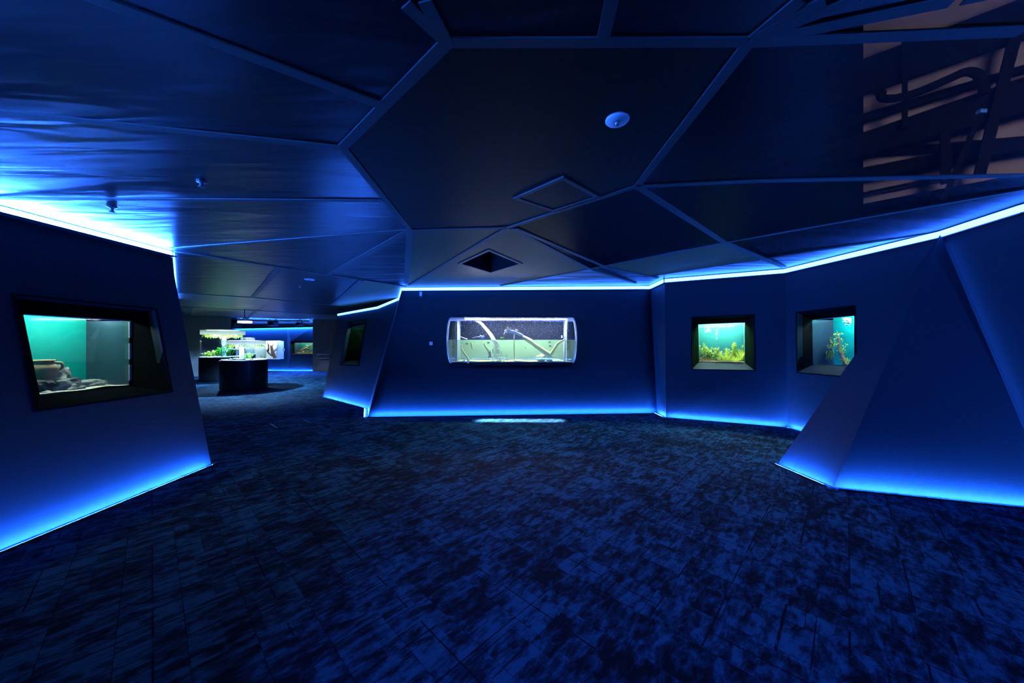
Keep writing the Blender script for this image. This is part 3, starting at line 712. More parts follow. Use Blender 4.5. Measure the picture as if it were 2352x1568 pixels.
plant(in2(.36, .45), h2h*.42, .08, 'round yellow green bush left of centre in the square aquarium', n=14, leaf=.03)
plant(in2(.44, .7), h2h*.33, .06, 'thin leafy plant at the centre of the square aquarium', n=8, leaf=.03)
plant(in2(.62, .4), h2h*.34, .08, 'grassy plant right of centre in the square aquarium', 'grass', n=60, leaf=.03)
plant(in2(.72, .6), h2h*.50, .08, 'tall dense stem plant in the square aquarium', n=14, leaf=.035)
plant(in2(.86, .55), h2h*.58, .08, 'tallest plant at the right of the square aquarium', n=14, leaf=.035)
plant(in2(.93, .35), h2h*.46, .06, 'broad bladed plant at the right edge of the square aquarium', 'grass', n=45, leaf=.05)
plant(in2(.15, .15), h2h*.13, .08, 'low reddish plant at the front left of the square aquarium', n=9, leaf=.025, mat=M_LEAFR)
plant(in2(.55, .12), h2h*.16, .10, 'low bright ground plant at the front of the square aquarium', n=16, leaf=.022)
plant(in2(.80, .12), h2h*.22, .09, 'low grassy plant at the front right of the square aquarium', 'grass', n=50, leaf=.03)
tag(obj('driftwood', *branch([in2(.02, .12, .02), in2(.10, .15, .06), in2(.18, .2, .12)], .014, .005, seed=4), M_DRIFTD, smooth=True), 'thin dark twig leaning among plants of the square aquarium', 'driftwood')
# floating bubbles / mineral white streak and surface foam
def blob_cluster(name, label, cat, pts, mat, kind='stuff'):
    o = obj(name, *join([rock_vf(p, (r, r, r), i, 0, .3, 1.6, 1) for i, (p, r) in enumerate(pts)]), mat, smooth=True); return tag(o, label, cat, kind=kind)
blob_cluster('bubbles', 'white rising bubbles in the middle of the square aquarium', 'bubbles', [(in2(.40+.012*math.sin(k*1.3)+random.uniform(-.01, .01), .4, h2h*(.55+.013*k)), random.uniform(.004, .010)) for k in range(22)], M_BUBBLE)
blob_cluster('foam', 'white foam under the water surface of the square aquarium', 'foam', [(in2(random.uniform(.12, .27), .4, h2h*random.uniform(.74, .90)), random.uniform(.004, .013)) for k in range(34)]+[(in2(random.uniform(.02, .8), .4, h2h*.89), random.uniform(.003, .01)) for k in range(40)], M_BUBBLE)
# branch aquarium
g, bk, nn, ex = G3
def in3(u, v, f=.55): return hit(u, v, g[0]+nn*.34*f, nn)
t = thing('mossy_branch', 'curved brown branch tufted with green leaves in the partly hidden aquarium', 'branch')
obj('wood', *branch([in3(1956, 841), in3(1942, 834), in3(1933, 815), in3(1928, 800), in3(1926, 782), in3(1925, 772)], .034, .012, seed=2), M_DRIFTD, t, smooth=True)
lv = []
for (u, v, r, n_) in ((1922, 780, 16, 26), (1910, 790, 16, 22), (1918, 800, 17, 26), (1905, 812, 10, 14), (1935, 805, 10, 12), (1940, 795, 8, 8), (1950, 832, 11, 26), (1938, 828, 9, 16), (1925, 768, 9, 12)):
    for k in range(n_*2):
        a = random.random()*6.28; q = r*math.sqrt(random.random()); p = in3(u+q*math.cos(a), v+q*math.sin(a)*.8, random.uniform(.3, .75))
        lv.append(leaf_blade(p, V3(random.uniform(-1, 1), random.uniform(-1, 1), random.uniform(-.2, 1)), random.uniform(.02, .06), .012))
for k in range(9):
    a = in3(1912, 806, .5); b = in3(1896+k*2, 826+random.uniform(-8, 4), .5); q = smooth_path([a, a.lerp(b, .5)+V3(0, 0, .03), b], 3); lv.append(tube_vf(q, .0025, 4))
obj('foliage', *join(lv), M_LEAF, t); setroot(t, in3(1956, 841))
def fish(c, L_, yaw, label, mat=M_FISH, group=None, pitch=0):
    t = thing('fish', label, 'fish', group); V, Fc = [], []; R = Matrix.Rotation(yaw, 3, 'Z') @ Matrix.Rotation(pitch, 3, 'Y'); n = 10
    prof = [(-.5, .02, .01), (-.42, .10, .05), (-.25, .20, .09), (0, .25, .11), (.22, .16, .07), (.38, .06, .03), (.42, .05, .012)]
    for x, hz, hy in prof: V += [c+R @ V3(x*L_, math.cos(6.2832*k/n)*hy*L_, math.sin(6.2832*k/n)*hz*L_) for k in range(n)]
    for i in range(len(prof)-1):
        for k in range(n): Fc.append((i*n+k, i*n+(k+1) % n, (i+1)*n+(k+1) % n, (i+1)*n+k))
    Fc.append(tuple(range(n)))
    obj('body', V, Fc, mat, t, smooth=True)
    def fin(pts, nm): 
        q = [c+R @ V3(a*L_, 0, b*L_) for a, b in pts]; obj(nm, *hexa([p+R @ V3(0, .006*L_, 0) for p in q], [p-R @ V3(0, .006*L_, 0) for p in q]), mat, t)
    fin([(.40, .03), (.58, .16), (.53, 0), (.58, -.16)], 'tail_fin'); fin([(-.05, .23), (.12, .34), (.28, .24), (.25, .13)], 'dorsal_fin'); fin([(0, -.22), (.15, -.32), (.28, -.2), (.2, -.13)], 'anal_fin')
    setroot(t, c); return t
fish(in3(1888, 755, .5), .045, 1.7, 'small bright blue fish in the partly hidden aquarium', M_FISHB, pitch=.5)
blob_cluster('foam', 'white blobs imitating a blown-out reflection in the top corner of the partly hidden aquarium', 'foam', [(in3(min(1960, 1954-abs(random.gauss(0, 8))), 730+abs(random.gauss(0, 7)), random.uniform(.3, .7)), random.uniform(.003, .013)) for k in range(110)], M_BUBBLE)  # blobs stand in for an overexposed reflection
# far teal window contents
g, bk, nn, ex = GFE
tag(obj('driftwood', *join([branch([V3(-11.0, 18.1, 1.02), V3(-10.75, 18.15, 1.15), V3(-10.4, 18.1, 1.32)], .05, .025, seed=1), branch([V3(-10.7, 18.1, 1.17), V3(-10.4, 18.1, 1.06), V3(-10.2, 18.1, 1.1)], .04, .02, seed=3), branch([V3(-10.6, 18.15, 1.2), V3(-10.72, 18.15, 1.33)], .025, .012, seed=5)]), pm('orange_wood', (.45, .2, .1), .8, nscale=20, var=.3), smooth=True), 'orange brown driftwood in the small far aquarium', 'driftwood')
for k in range(9):
    rock(V3(-10.95+k*.115, 18.05+.03*(k % 2), .97), (.05, .04, .035), ('leftmost', 'second', 'third', 'fourth', 'middle', 'sixth', 'seventh', 'eighth', 'rightmost')[k]+' pebble, counted from the left, on the small far aquarium bed', 30+k, M_PALEROOT if k % 2 else M_GRAVEL, group='pebbles in the small far aquarium', cat='pebble', name='pebble')
# ------------------------------------------------------------ cylinder aquarium in the back wall
CXL, CXR, CYc, CZ, R_ = -1.235, 1.225, 7.02, 1.525, .46
t = thing('cylinder_aquarium', 'large bulging clear cylinder aquarium half filled with green water, back wall', 'aquarium')
def halfcyl(x0, x1, r, a0=-90, a1=90, n=28):
    V, Fc = [], []
    for x in (x0, x1):
        for k in range(n+1):
            a = math.radians(a0+(a1-a0)*k/n); V.append(V3(x, CYc-r*math.cos(a), CZ+r*math.sin(a)))
    for k in range(n): Fc.append((k, k+1, n+2+k, n+1+k))
    return V, Fc
obj('shell', *halfcyl(CXL, CXR, R_, -90, 54), M_ACRYL, t, smooth=True)
obj('glare_band', *halfcyl(CXL, CXR, R_, 54, 82), clear('glare_acrylic', (.9, .93, 1), .15, .1, milk=.55, milkcol=(.9, .94, 1)), t, smooth=True)  # milky strip imitates the white glare along the top of the shell
obj('light_stop_cap', *halfcyl(CXL, CXR, R_+.004, 84, 92), M_BLACK, t, smooth=True)  # opaque strip added to keep lamp light off the wall above
for x0 in (CXL, CXR-.03):
    V, Fc = [], []; n = 28
    for x in (x0, x0+.03):
        for r in (R_-.035, R_+.002):
            for k in range(n+1): a = math.radians(-90+180*k/n); V.append(V3(x, CYc-r*math.cos(a), CZ+r*math.sin(a)))
    m = n+1
    for k in range(n): Fc += [(k, k+1, m+k+1, m+k), (2*m+k, 3*m+k, 3*m+k+1, 2*m+k+1), (k, 2*m+k, 2*m+k+1, k+1), (m+k, m+k+1, 3*m+k+1, 3*m+k)]
    obj('rim', V, Fc, M_EDGE, t, smooth=True)
    V = [V3(x0+.015, CYc-(R_-.035)*math.cos(math.radians(-90+180*k/n)), CZ+(R_-.035)*math.sin(math.radians(-90+180*k/n))) for k in range(n+1)]
    obj('end_plate', V, [tuple(range(n+1))], M_ACRYL, t)
yb = CYc+.50
obj('back_panel', *box_vf((0, yb, CZ), (1.22, .012, .47)), pm('tank_back_navy', (.004, .008, .022), .6, nscale=3, var=.25, spec=.1), t)
for s in (-1, 1): obj('side_panel', *box_vf((s*1.13, CYc+.27, CZ), (.02, .22, .45)), pm('tank_side_blue%d' % (s+1), (.20, .27, .38), .4, nscale=6, var=.1), t)
obj('tank_floor', *box_vf((0, CYc+.2, CZ-.455), (1.2, .30, .01)), M_BLACK, t)
obj('tank_roof', *box_vf((0, CYc+.29, CZ+.47), (1.2, .22, .01)), M_BLACK, t)
obj('lamp', *bar(V3(-.95, CYc+.08, CZ+.43), V3(1.1, CYc+.08, CZ+.43), .14, .015), em('tank_lamp_white', (1, 1, .96), 105), t)
obj('lower_ledge', *box_vf((0, CYc-.03, CZ-R_-.045), (1.16, .05, .012)), M_PROFILE, t)
# water: body with the round front
WL = CZ+.008
V, Fc = [], []; n = 16; r = R_-.008
for x in (CXL+.03, CXR-.03):
    for k in range(n+1): a = math.radians(-88+88*k/n+(1 if k == n else 0)); V.append(V3(x, CYc-r*math.cos(a), min(WL, CZ+r*math.sin(a))))
    V += [V3(x, yb-.02, WL), V3(x, yb-.02, CZ-.44)]
m = n+3
for k in range(m): Fc.append((k, (k+1) % m, m+(k+1) % m, m+k))
Fc += [tuple(range(m))[::-1], tuple(range(m, 2*m))]
o = obj('water', V, Fc, M_MURK, t)
o.data.materials.append(clear('murk_depth', (.5, .7, .55), .02, .3, milk=.88, milkcol=(.42, .62, .48)))
for p in o.data.polygons:
    if abs(p.normal.y) > .9 and p.center.y > CYc+.2: p.material_index = 1
# bed of brown sand: a filled segment at the bottom of the tube
V, Fc = [], []; NX, NY = 80, 18
for i in range(NX+1):
    x = CXL+.04+(CXR-CXL-.08)*i/NX; top = CZ-.418+.016*noise.noise(V3(x*4, 0, 0))+.010*noise.noise(V3(x*15, 9, 3)); rr = R_-.012
    am = math.asin((CZ-top)/rr)
    for j in range(NY+1):
        if j <= 6: a = math.radians(89)+(am-math.radians(89))*j/6; V.append(V3(x, CYc-rr*math.cos(a), CZ-rr*math.sin(a)))
        else: y = CYc-rr*math.cos(am)+(.46+rr*math.cos(am))*(j-6)/(NY-6); V.append(V3(x, y, top+.008*noise.noise(V3(x*9, y*9, 1))))
for i in range(NX):
    for j in range(NY): k = i*(NY+1)+j; Fc.append((k, k+NY+1, k+NY+2, k+1))
obj('sand_bed', V, Fc, pm('ochre_sand', (.55, .42, .20), .9, nscale=30, bump=.6, var=.45), t, smooth=True)
# droplets on the inside of the upper shell
dv = []
for k in range(1300):
    x = random.uniform(CXL+.15, CXR-.15); a = math.radians(random.triangular(4, 74, 55)); r = R_-.004
    if random.random() < .35 and x < -.2 and a < .5: continue
    s = random.uniform(.0025, .0065); c = V3(x, CYc-r*math.cos(a), CZ+r*math.sin(a))
    dv.append(([c+V3(s, 0, 0), c+V3(0, 0, s), c-V3(s, 0, 0), c-V3(0, 0, s), c+V3(0, s*.7, 0), c-V3(0, s*.7, 0)], [(0,1,5),(1,2,5),(2,3,5),(3,0,5),(1,0,4),(2,1,4),(3,2,4),(0,3,4)]))
o = obj('water_droplets', *join(dv), M_SPRAY, t); o['kind'] = 'stuff'
setroot(t, (0, CYc, CZ-R_))
def T(u, v, Y=6.95): return at(u, v, Y)
# forked root
yy = 6.88
t = thing('driftwood', 'big forked tan branch standing at the right of the cylinder aquarium', 'driftwood')
obj('trunk', *branch([T(1200, 774, yy), T(1214, 782, yy), T(1232, 795, yy), T(1248, 806, yy), T(1260, 816, yy), T(1262, 832, yy)], .030, .062, seed=1), M_DRIFT, t, smooth=True)
obj('limb', *branch([T(1262, 817, yy), T(1272, 803, yy), T(1281, 789, yy), T(1296, 780, yy)], .036, .016, seed=2), M_DRIFT, t, smooth=True)
obj('twig', *branch([T(1266, 812, yy), T(1276, 807, yy), T(1280, 802, yy)], .014, .004, seed=3), M_DRIFT, t, smooth=True)
obj('stub', *join([branch([T(1262, 814, yy), T(1268, 820, yy-.02), T(1274, 819, yy-.03)], .022, .006, seed=4), branch([T(1256, 816, yy), T(1244, 822, yy), T(1236, 826, yy)], .03, .02, seed=6)]), M_DRIFT, t, smooth=True)
setroot(t, T(1262, 832, yy))
rock(T(1243, 822, 6.98), (.10, .08, .075), 'smooth pale tan boulder behind the big forked branch', 11, M_DRIFT, amp=.15)
t = thing('driftwood', 'pale branch with spiky tufted head rising from the water surface', 'driftwood')
obj('stalk', *branch([T(1222, 781, 6.9), T(1205, 773, 6.9), T(1190, 766, 6.9), T(1168, 759, 6.9)], .016, .035, seed=5), M_PALEROOT, t, smooth=True)
lv = []
for (u, v, k, L_) in ((1167, 757, 30, .09), (1186, 760, 14, .06), (1160, 763, 12, .07)):
    c = T(u, v, 6.9)
    for i in range(k):
        a = random.uniform(0, 6.28); d = V3(math.cos(a), random.uniform(-.7, .7), math.sin(a)).normalized(); lv.append(tube_vf([c, c+d*L_*.5+V3(0, 0, .01), c+d*L_*random.uniform(.6, 1)], [.006, .004, .0015], 5))
obj('root_tuft', *join(lv), M_PALEROOT, t)
obj('leg', *branch([T(1183, 764, 6.9), T(1181, 772, 6.9), T(1181, 779, 6.9)], .012, .008, seed=7), M_PALEROOT, t); setroot(t, T(1181, 780, 6.9))
tag(obj('plant', *join([leaf_blade(T(1154+random.uniform(-3, 4), 777, 6.93), V3(random.uniform(-1, 1), random.uniform(-1, 1), random.uniform(.2, 1)), .05, .014) for k in range(26)]), M_LEAFD), 'small dark green tuft left of the spiky pale branch', 'plant')
blob_cluster('foam', 'white foam clump on the water at the left of the cylinder aquarium', 'foam', [(T(1107+random.uniform(-4, 4), 774+random.uniform(-3, 3), 6.8), random.uniform(.008, .022)) for k in range(26)], M_SPRAY)
for nm, pts, r0, r1, lab, mt in (
    ('root', [(1057, 773), (1064, 776), (1073, 779)], .010, .014, 'pale stick poking out of the water at the far left', M_PALEROOT),
    ('root', [(1059, 791), (1061, 802), (1068, 813), (1075, 824), (1075, 834)], .010, .024, 'thin curved tan root standing at the left of the cylinder aquarium', M_DRIFT),
    ('root', [(1082, 786), (1083, 794), (1085, 802)], .020, .008, 'short tan root hanging at the water surface', M_DRIFT),
    ('root', [(1111, 788), (1116, 797), (1124, 809), (1125, 821)], .012, .036, 'thick bent tan root beside the bubbling jet', M_DRIFT),
    ('root', [(1181, 781), (1181, 800), (1182, 833)], .012, .010, 'straight thin upright stick at the middle of the cylinder aquarium', M_DRIFT),
    ('root', [(1085, 776), (1093, 774), (1104, 773)], .006, .009, 'thin pale twig lying on the water left of the foam', M_PALEROOT),
    ('root', [(1066, 826), (1067, 832)], .012, .016, 'stubby tan root end at the left of the bed', M_DRIFT)):
    tag(obj(nm, *branch([T(u, v, 6.86) for u, v in pts], r0, r1, seed=len(lab)), mt, smooth=True), lab, 'root')
t = thing('filter_pipe', 'white upright filter pipe at the right end of the cylinder aquarium', 'pipe')
obj('pipe', *tube_vf([T(1297, 834, 7.0), T(1297, 772, 7.0)], .022, 12), M_WHITEP, t, smooth=True); obj('cap', *tube_vf([T(1292, 776, 6.98), T(1292, 770, 6.98)], .026, 12), M_WHITEP, t); setroot(t, T(1297, 834, 7.0))
# water jet and its bubbles
jet = smooth_path([T(1091, 735, 6.85), T(1104, 742, 6.85), T(1117, 756, 6.85), T(1128, 770, 6.85), T(1135, 783, 6.85)], 6)
o = tag(obj('water_jet', *tube_vf(jet, [.022+.02*i/len(jet) for i in range(len(jet))], 10), clear('jet_water', (.9, .95, 1), .3, .15, milk=.75, milkcol=(.95, .97, 1)), smooth=True), 'white curved water jet pouring into the cylinder aquarium', 'water jet')
bl = []
for k in range(260):
    f = random.random(); v = 783+f*48; sp = 3+f*13
    u = 1138+f*10+random.gauss(0, 1)*sp*.7; bl.append((T(max(1112, min(1168, u)), v, 6.85+random.uniform(-.06, .1)), random.uniform(.004, .017)*(1.3-f*.5)))
blob_cluster('bubbles', 'cloud of white bubbles under the water jet', 'bubbles', bl, M_BUBBLE)
for i, (u, v, yaw, lab) in enumerate(((1043, 788, .3, 'dark fish nearest the left end, upper of two'), (1041, 796, 2.9, 'dark fish nearest the left end, lower of two'), (1072, 789, .2, 'dark fish between the left end and the jet'),
        (1121.5, 787, 3.0, 'dark fish immediately left of the bubbling jet'), (1262.5, 785.5, .1, 'dark fish above the forked branch, upper of two'), (1264, 794.5, 2.8, 'dark fish above the forked branch, lower of two'),
        (1305, 784, 3.1, 'dark fish at the right end just under the surface'), (1304, 801, .4, 'dark fish at the right end, lower of two'))):
    c = T(u, v, 6.78 if 1050 < u < 1300 else 6.95); fish(c, .062, yaw, lab, group='dark fish in the cylinder aquarium')
fish(T(1206.5, 798, 6.8), .05, .4, 'pale yellow fish at the middle of the cylinder aquarium', M_PALEROOT, pitch=.8)
# added light bar under the tank, standing in for its caustic on the floor
def light(kind, loc, e, col, **kw):
    d = bpy.data.lights.new('lamp', kind); d.energy = e; d.color = col
    for k, v in kw.items(): setattr(d, k, v)
    o = bpy.data.objects.new('lamp_light', d); COL.objects.link(o); o.location = loc; return o
t = thing('caustic_light_bar', 'added black light bar under the cylinder aquarium, standing in for its floor caustic', 'lamp'); obj('housing', *box_vf((.1, 6.85, 1.045), (.9, .025, .008)), M_PROFILE, t); setroot(t, (.1, 6.85, 1.045))
l = light('AREA', (0.15, 6.84, 1.032), 30, (.60, .85, 1), shape='RECTANGLE', size=1.5, size_y=.02, spread=math.radians(20)); l.name = 'caustic_light'; l.rotation_euler = (math.radians(-12), 0, 0)  # unseen lamp added to draw the bright floor streak
# wall plates by the cylinder aquarium
t = thing('wall_switch', 'small square plate left of the cylinder aquarium', 'switch'); sp_ = box('plate', at(990, 788.5, 6.985), (.032, .006, .034), M_WHITEP, t, bevel=.004); box('rocker', at(990, 788.5, 6.976), (.018, .004, .022), M_WHITEP, sp_); setroot(t, at(990, 788.5, 6.985))
t = thing('wall_sensor', 'small upright sensor box high on the back wall', 'sensor'); box('housing', at(966.5, 675, 7.0), (.022, .02, .045), M_WHITEP, t, bevel=.004); box('bracket', at(966.5, 683, 7.0), (.036, .02, .005), M_PROFILE, t); setroot(t, at(966.5, 683, 7.02))
# floor slots left of centre
for u0, v0, u1, v1, lab in ((621, 973, 636, 982, 'thin metal floor strip, the nearer of two in the left passage'), (697, 964, 713, 971, 'thin metal floor strip, the farther of two in the left passage')):
    tag(obj('floor_strip', *bar(fl(u0, v0, .004), fl(u1, v1, .004), .02, .006), M_METAL), lab, 'floor strip')
# ------------------------------------------------------------ far room: cylindrical aquariums
def round_tank(u, Yc, r, z0, z1, rs, label, standlab, water=.78, lamp=1300):
    X = (u-CX)/F*Yc; c = V3(X, Yc, 0)
    t = thing('aquarium_stand', standlab, 'stand')
    obj('cabinet', *lathe_vf([(rs*.96, 0), (rs*.96, .05), (rs, .05), (rs, z0-.03), (rs*.985, z0-.02)], c, 48), M_BLACK, t, smooth=False)
    obj('top_plate', *lathe_vf([(rs*1.01, z0-.02), (rs*1.01, z0), (.01, z0)], c, 48), M_BLACK, t)
    sd = V3(-X, -Yc, 0).normalized(); sd = Matrix.Rotation(.25, 3, 'Z') @ sd; p = c+sd*(rs+.001)
    dsm = box('door_seam', p+V3(0, 0, z0*.52), (.004, .004, z0*.44), M_PROFILE, t); box('lock', p+V3(0, 0, z0-.055), (.012, .012, .025), M_METAL, dsm); setroot(t, c)
    t = thing('round_aquarium', label, 'aquarium')
    obj('shell', *lathe_vf([(r, z0+.004), (r, z1)], c, 48, (False, False)), M_ACRYL, t, smooth=True)
    obj('base_plate', *lathe_vf([(r*1.01, z0+.001), (r*1.01, z0+.022), (.01, z0+.022)], c, 48), M_SAND, t)
    zr = z0+(z1-z0)*water
    obj('frosted_glow_rim', *lathe_vf([(r*.99, zr+.01), (r*.99, z1-.005)], c, 48, (False, False)), M_FROST, t, smooth=True)  # milky ring imitates the white reflected glow at the tank top
    obj('water', *lathe_vf([(r*.97, z0+.03), (r*.97, zr)], c, 48), M_WATER, t, smooth=False)
    obj('lamp', *lathe_vf([(r*.72, z1-.012), (r*.72, z1-.004), (.01, z1-.004)], c, 32), M_LAMPR, t); obj('lamp_light_stop', *lathe_vf([(r*.8, z1-.003), (r*.8, z1+.008), (.01, z1+.008)], c, 32), M_WHITEP, t)  # opaque disc added over the lamp to keep its light off the ceiling
    for k in range(3): a = 2.1*k; obj('lamp_arm', *bar(c+V3(math.cos(a)*r*.5, math.sin(a)*r*.5, z1-.004), c+V3(math.cos(a)*r, math.sin(a)*r, z1-.004), .03, .008), M_METAL, t)
    setroot(t, c+V3(0, 0, z0)); l = light('SPOT', c+V3(0, 0, z1-.05), lamp, (.25, .50, 1), shadow_soft_size=.03, spot_size=math.radians(152), spot_blend=.25); l.parent = t; l.location = l.location-t.location
    return c, zr
cB, zB = round_tank(561, 11.0, .57, .915, 1.535, .615, 'nearest round glass aquarium with floating plants in the far room', 'round black cabinet under the nearest round aquarium')
cA, zA = round_tank(513, 13.5, .69, .90, 1.94, .72, 'taller round glass aquarium with dense green plants, far left', 'round black cabinet under the taller round aquarium', .82)
cC, zC = round_tank(569, 16.2, .27, .9, 1.68, .3, 'slim far round aquarium showing only its bright top', 'round black cabinet hidden behind the nearest round aquarium', .8, 30)
def floaters(c, z, r, n, label, mat, cat='plant', leaf=.05):
    lv = []
    for k in range(n):
        a = random.random()*6.28; q = .2+(r-.2)*math.sqrt(random.random()); p = c+V3(math.cos(a)*q, math.sin(a)*q, 0); p.z = z+random.uniform(-.035, .01)
        lv.append(leaf_blade(p, V3(random.uniform(-1, 1), random.uniform(-1, 1), random.uniform(-.7, .5)), leaf*random.uniform(.7, 1.4), leaf*.5))
        if random.random() < .3: lv.append(tube_vf([p, p+V3(random.uniform(-.03, .03), random.uniform(-.03, .03), -random.uniform(.05, .14))], .0025, 4))
    o = obj('floating_plants', *join(lv), mat); tag(o, label, cat, kind='stuff'); return o
floaters(cB, zB, .50, 260, 'floating plants on the water of the nearest round aquarium', M_LEAFO)
floaters(cA, zA, .60, 340, 'floating plants on the water of the taller round aquarium', M_LEAF, leaf=.07)
plant(cB+V3(.22, -.2, .94), .32, .12, 'leafy plant on the right in the nearest round aquarium', n=10, leaf=.04, mat=M_LEAFO)
plant(cB+V3(.02, .1, .94), .24, .10, 'small bush in the middle of the nearest round aquarium', n=9, leaf=.04, mat=M_LEAFD)
for k, (x, y, s, lab) in enumerate(((-.02, -.32, .11, 'dark oval stone at the middle of the nearest round aquarium'), (.22, -.36, .09, 'dark stone right of the middle in the nearest round aquarium'), (-.2, -.3, .06, 'small dark stone at the left in the nearest round aquarium'), (.38, -.2, .06, 'mottled stone at the right in the nearest round aquarium'))):
    rock(cB+V3(x, y, .955), (s, s*.8, s*.42), lab, 50+k, M_ROCKD, amp=.15)
tag(obj('twig', *join([branch([cB+V3(-.43, -.2, 1.20), cB+V3(-.3, -.25, 1.27), cB+V3(-.1, -.25, 1.26), cB+V3(.03, -.2, 1.27)], .010, .008, seed=8), branch([cB+V3(-.33, -.24, 1.26), cB+V3(-.36, -.24, 1.17)], .006, .004, seed=9)]), M_PALEROOT), 'pale twig floating at the left of the nearest round aquarium', 'twig')
tag(obj('twig', *branch([cB+V3(.25, -.3, 1.22), cB+V3(.3, -.3, 1.12), cB+V3(.42, -.3, .99)], .010, .006, seed=10), M_PALEROOT), 'pale slanting twig at the right of the nearest round aquarium', 'twig')
tag(obj('glass_tube', *tube_vf([cB+V3(-.12, .05, .94), cB+V3(-.12, .05, 1.33)], .06, 20), M_FROST, smooth=True), 'frosted upright tube inside the nearest round aquarium', 'tube')
tag(obj('glass_tube', *tube_vf([cA+V3(-.05, .1, .92), cA+V3(-.05, .1, 1.7)], .07, 20), M_FROST, smooth=True), 'frosted upright tube inside the taller round aquarium', 'tube')
for k, (x, y, h_, lab) in enumerate(((-.36, -.3, .22, 'low bright bush at the left front of the taller round aquarium'), (-.15, -.35, .30, 'bush left of the middle in the taller round aquarium'), (-.12, .1, .48, 'tall dark plant behind the bushes in the taller round aquarium'), (.08, -.25, .42, 'dense bush right of the middle in the taller round aquarium'), (.28, -.1, .5, 'tall bush at the right in the taller round aquarium'))):
    plant(cA+V3(x, y, .93), h_, .13, lab, n=13, leaf=.055, mat=M_LEAF if k < 2 else M_LEAFD)
# flush bright aquarium in the far wall with pale branches
t = thing('bright_aquarium', 'bright rectangular aquarium with pale branching driftwood on the far wall', 'aquarium')
x0, x1, zb, zt = -13.6, (646-CX)/F*17.45, EYE-39/F*17.45, EYE+1/F*17.45; ya, yb2 = 17.45, 17.62
box('back_panel', ((x0+x1)/2, 17.64, (zb+zt)/2), ((x1-x0)/2, .012, (zt-zb)/2), pm('pale_backdrop', (.75, .9, .88), .6, nscale=5, var=.25), t)
box('front_glass', ((x0+x1)/2, 17.15, (zb+zt)/2), ((x1-x0)/2, .006, (zt-zb)/2), M_GLASS, t)
for x in (x0, x1): box('side_glass', (x, 17.4, (zb+zt)/2), (.008, .24, (zt-zb)/2), M_EDGE, t)
box('base', ((x0+x1)/2, 17.4, zb-.012), ((x1-x0)/2, .25, .014), M_SAND, t); box('hood', ((x0+x1)/2, 17.4, zt+.03), ((x1-x0)/2, .25, .012), M_BLACK, t)
box('lamp', ((x0+x1)/2, 17.4, zt), ((x1-x0)/2-.05, .1, .01), em('bright_lamp', (.95, 1, 1), 15), t)
setroot(t, ((x0+x1)/2, 17.4, zb))
def B(u, v): return at(u, v, 17.4)
t = thing('driftwood', 'pale many branched root standing in the bright rectangular aquarium', 'driftwood')
obj('trunk', *branch([B(632, 822), B(627, 812), B(625, 803), B(623, 793)], .09, .05, seed=1), M_DRIFTD, t, smooth=True)
for k, pts in enumerate(([(632, 821), (622, 815), (615, 808), (613, 803)], [(615, 808), (617, 800), (616, 790), (612, 784)], [(623, 795), (620, 790), (621, 784)], [(624, 795), (628, 790), (629, 784)], [(629, 806), (636, 800), (638, 794), (637, 785)], [(633, 804), (640, 799), (637, 808), (634, 812)], [(614, 804), (611, 802)])):
    obj('limb', *branch([B(*p) for p in pts], .042, .020, seed=k+2), M_DRIFTD if k < 2 else M_PALEROOT, t, smooth=True)
setroot(t, B(632, 822))
plant(B(606, 822), .2, .1, 'small green plant at the foot of the root in the bright aquarium', n=6, leaf=.05, mat=M_LEAFD)
# hanging luminaire, projectors, loudspeaker
t = thing('hanging_luminaire', 'glowing box light hanging on a rod in the far room', 'lamp'); c = at(563, 738, 12)
box('housing', c+V3(0, 0, .03), (.17, .1, .03), M_METAL, t); box('glow_panel', c+V3(0, -.01, -.02), (.175, .105, .035), M_FIXT, t)
obj('rod', *tube_vf([V3(c.x-.02, c.y, H), V3(c.x-.02, c.y, 2.33), c+V3(.02, 0, .14)], .012, 8), M_PROFILE, t)
for s in (-1, 1): obj('bracket', *bar(c+V3(0, 0, .14), c+V3(s*.14, 0, .05), .015, .01, V3(0, 1, 0)), M_METAL, t)
setroot(t, V3(c.x, c.y, H))
def spot(u, v, Y, label, lit=M_METAL, s=1.0):
    c = at(u, v, Y); t = thing('spotlight', label, 'spotlight'); bd = box('body', c, (.12*s, .14*s, .09*s), M_METAL, t, bevel=.02); obj('lens', *tube_vf([c-V3(0, .14*s, 0), c-V3(0, .19*s, 0)], .07*s, 14), M_BLACK, bd)
    obj('yoke', *join([bar(c+V3(-.13*s, 0, 0), c+V3(-.1*s, 0, .2*s), .02, .02), bar(c+V3(.13*s, 0, 0), c+V3(.1*s, 0, .2*s), .02, .02), bar(c+V3(-.11*s, 0, .2*s), c+V3(.11*s, 0, .2*s), .02, .02)]), M_PROFILE, t)
    obj('hanger', *tube_vf([c+V3(0, 0, .2*s), c+V3(0, 0, .2*s+.12)], .015, 8), M_PROFILE, t); setroot(t, c)
spot(688, 744, 16.9, 'small grey spotlight below the track at the right of the far room')
spot(627, 743, 16.9, 'dark spotlight on the track at the middle of the far room', s=1.3)
t = thing('loudspeaker', 'dark round loudspeaker above the taller round aquarium', 'loudspeaker'); c = at(542, 741, 16.6); obj('body', *tube_vf([c+V3(-.2, .1, .12), c+V3(.18, -.1, -.1)], [.15, .2], 16), M_BLACK, t, smooth=True); obj('grille', *tube_vf([c+V3(.18, -.1, -.1), c+V3(.2, -.11, -.11)], .19, 16), M_PROFILE, t); obj('hanger', *tube_vf([c, V3(c.x, c.y, 3.37)], .02, 8), M_PROFILE, t); setroot(t, c)
tag(obj('lighting_track', *bar(V3(-13, 17.0, 2.52), V3(-9.9, 17.0, 2.50), .06, .05), M_PROFILE), 'black lighting track under the far open ceiling', 'track')
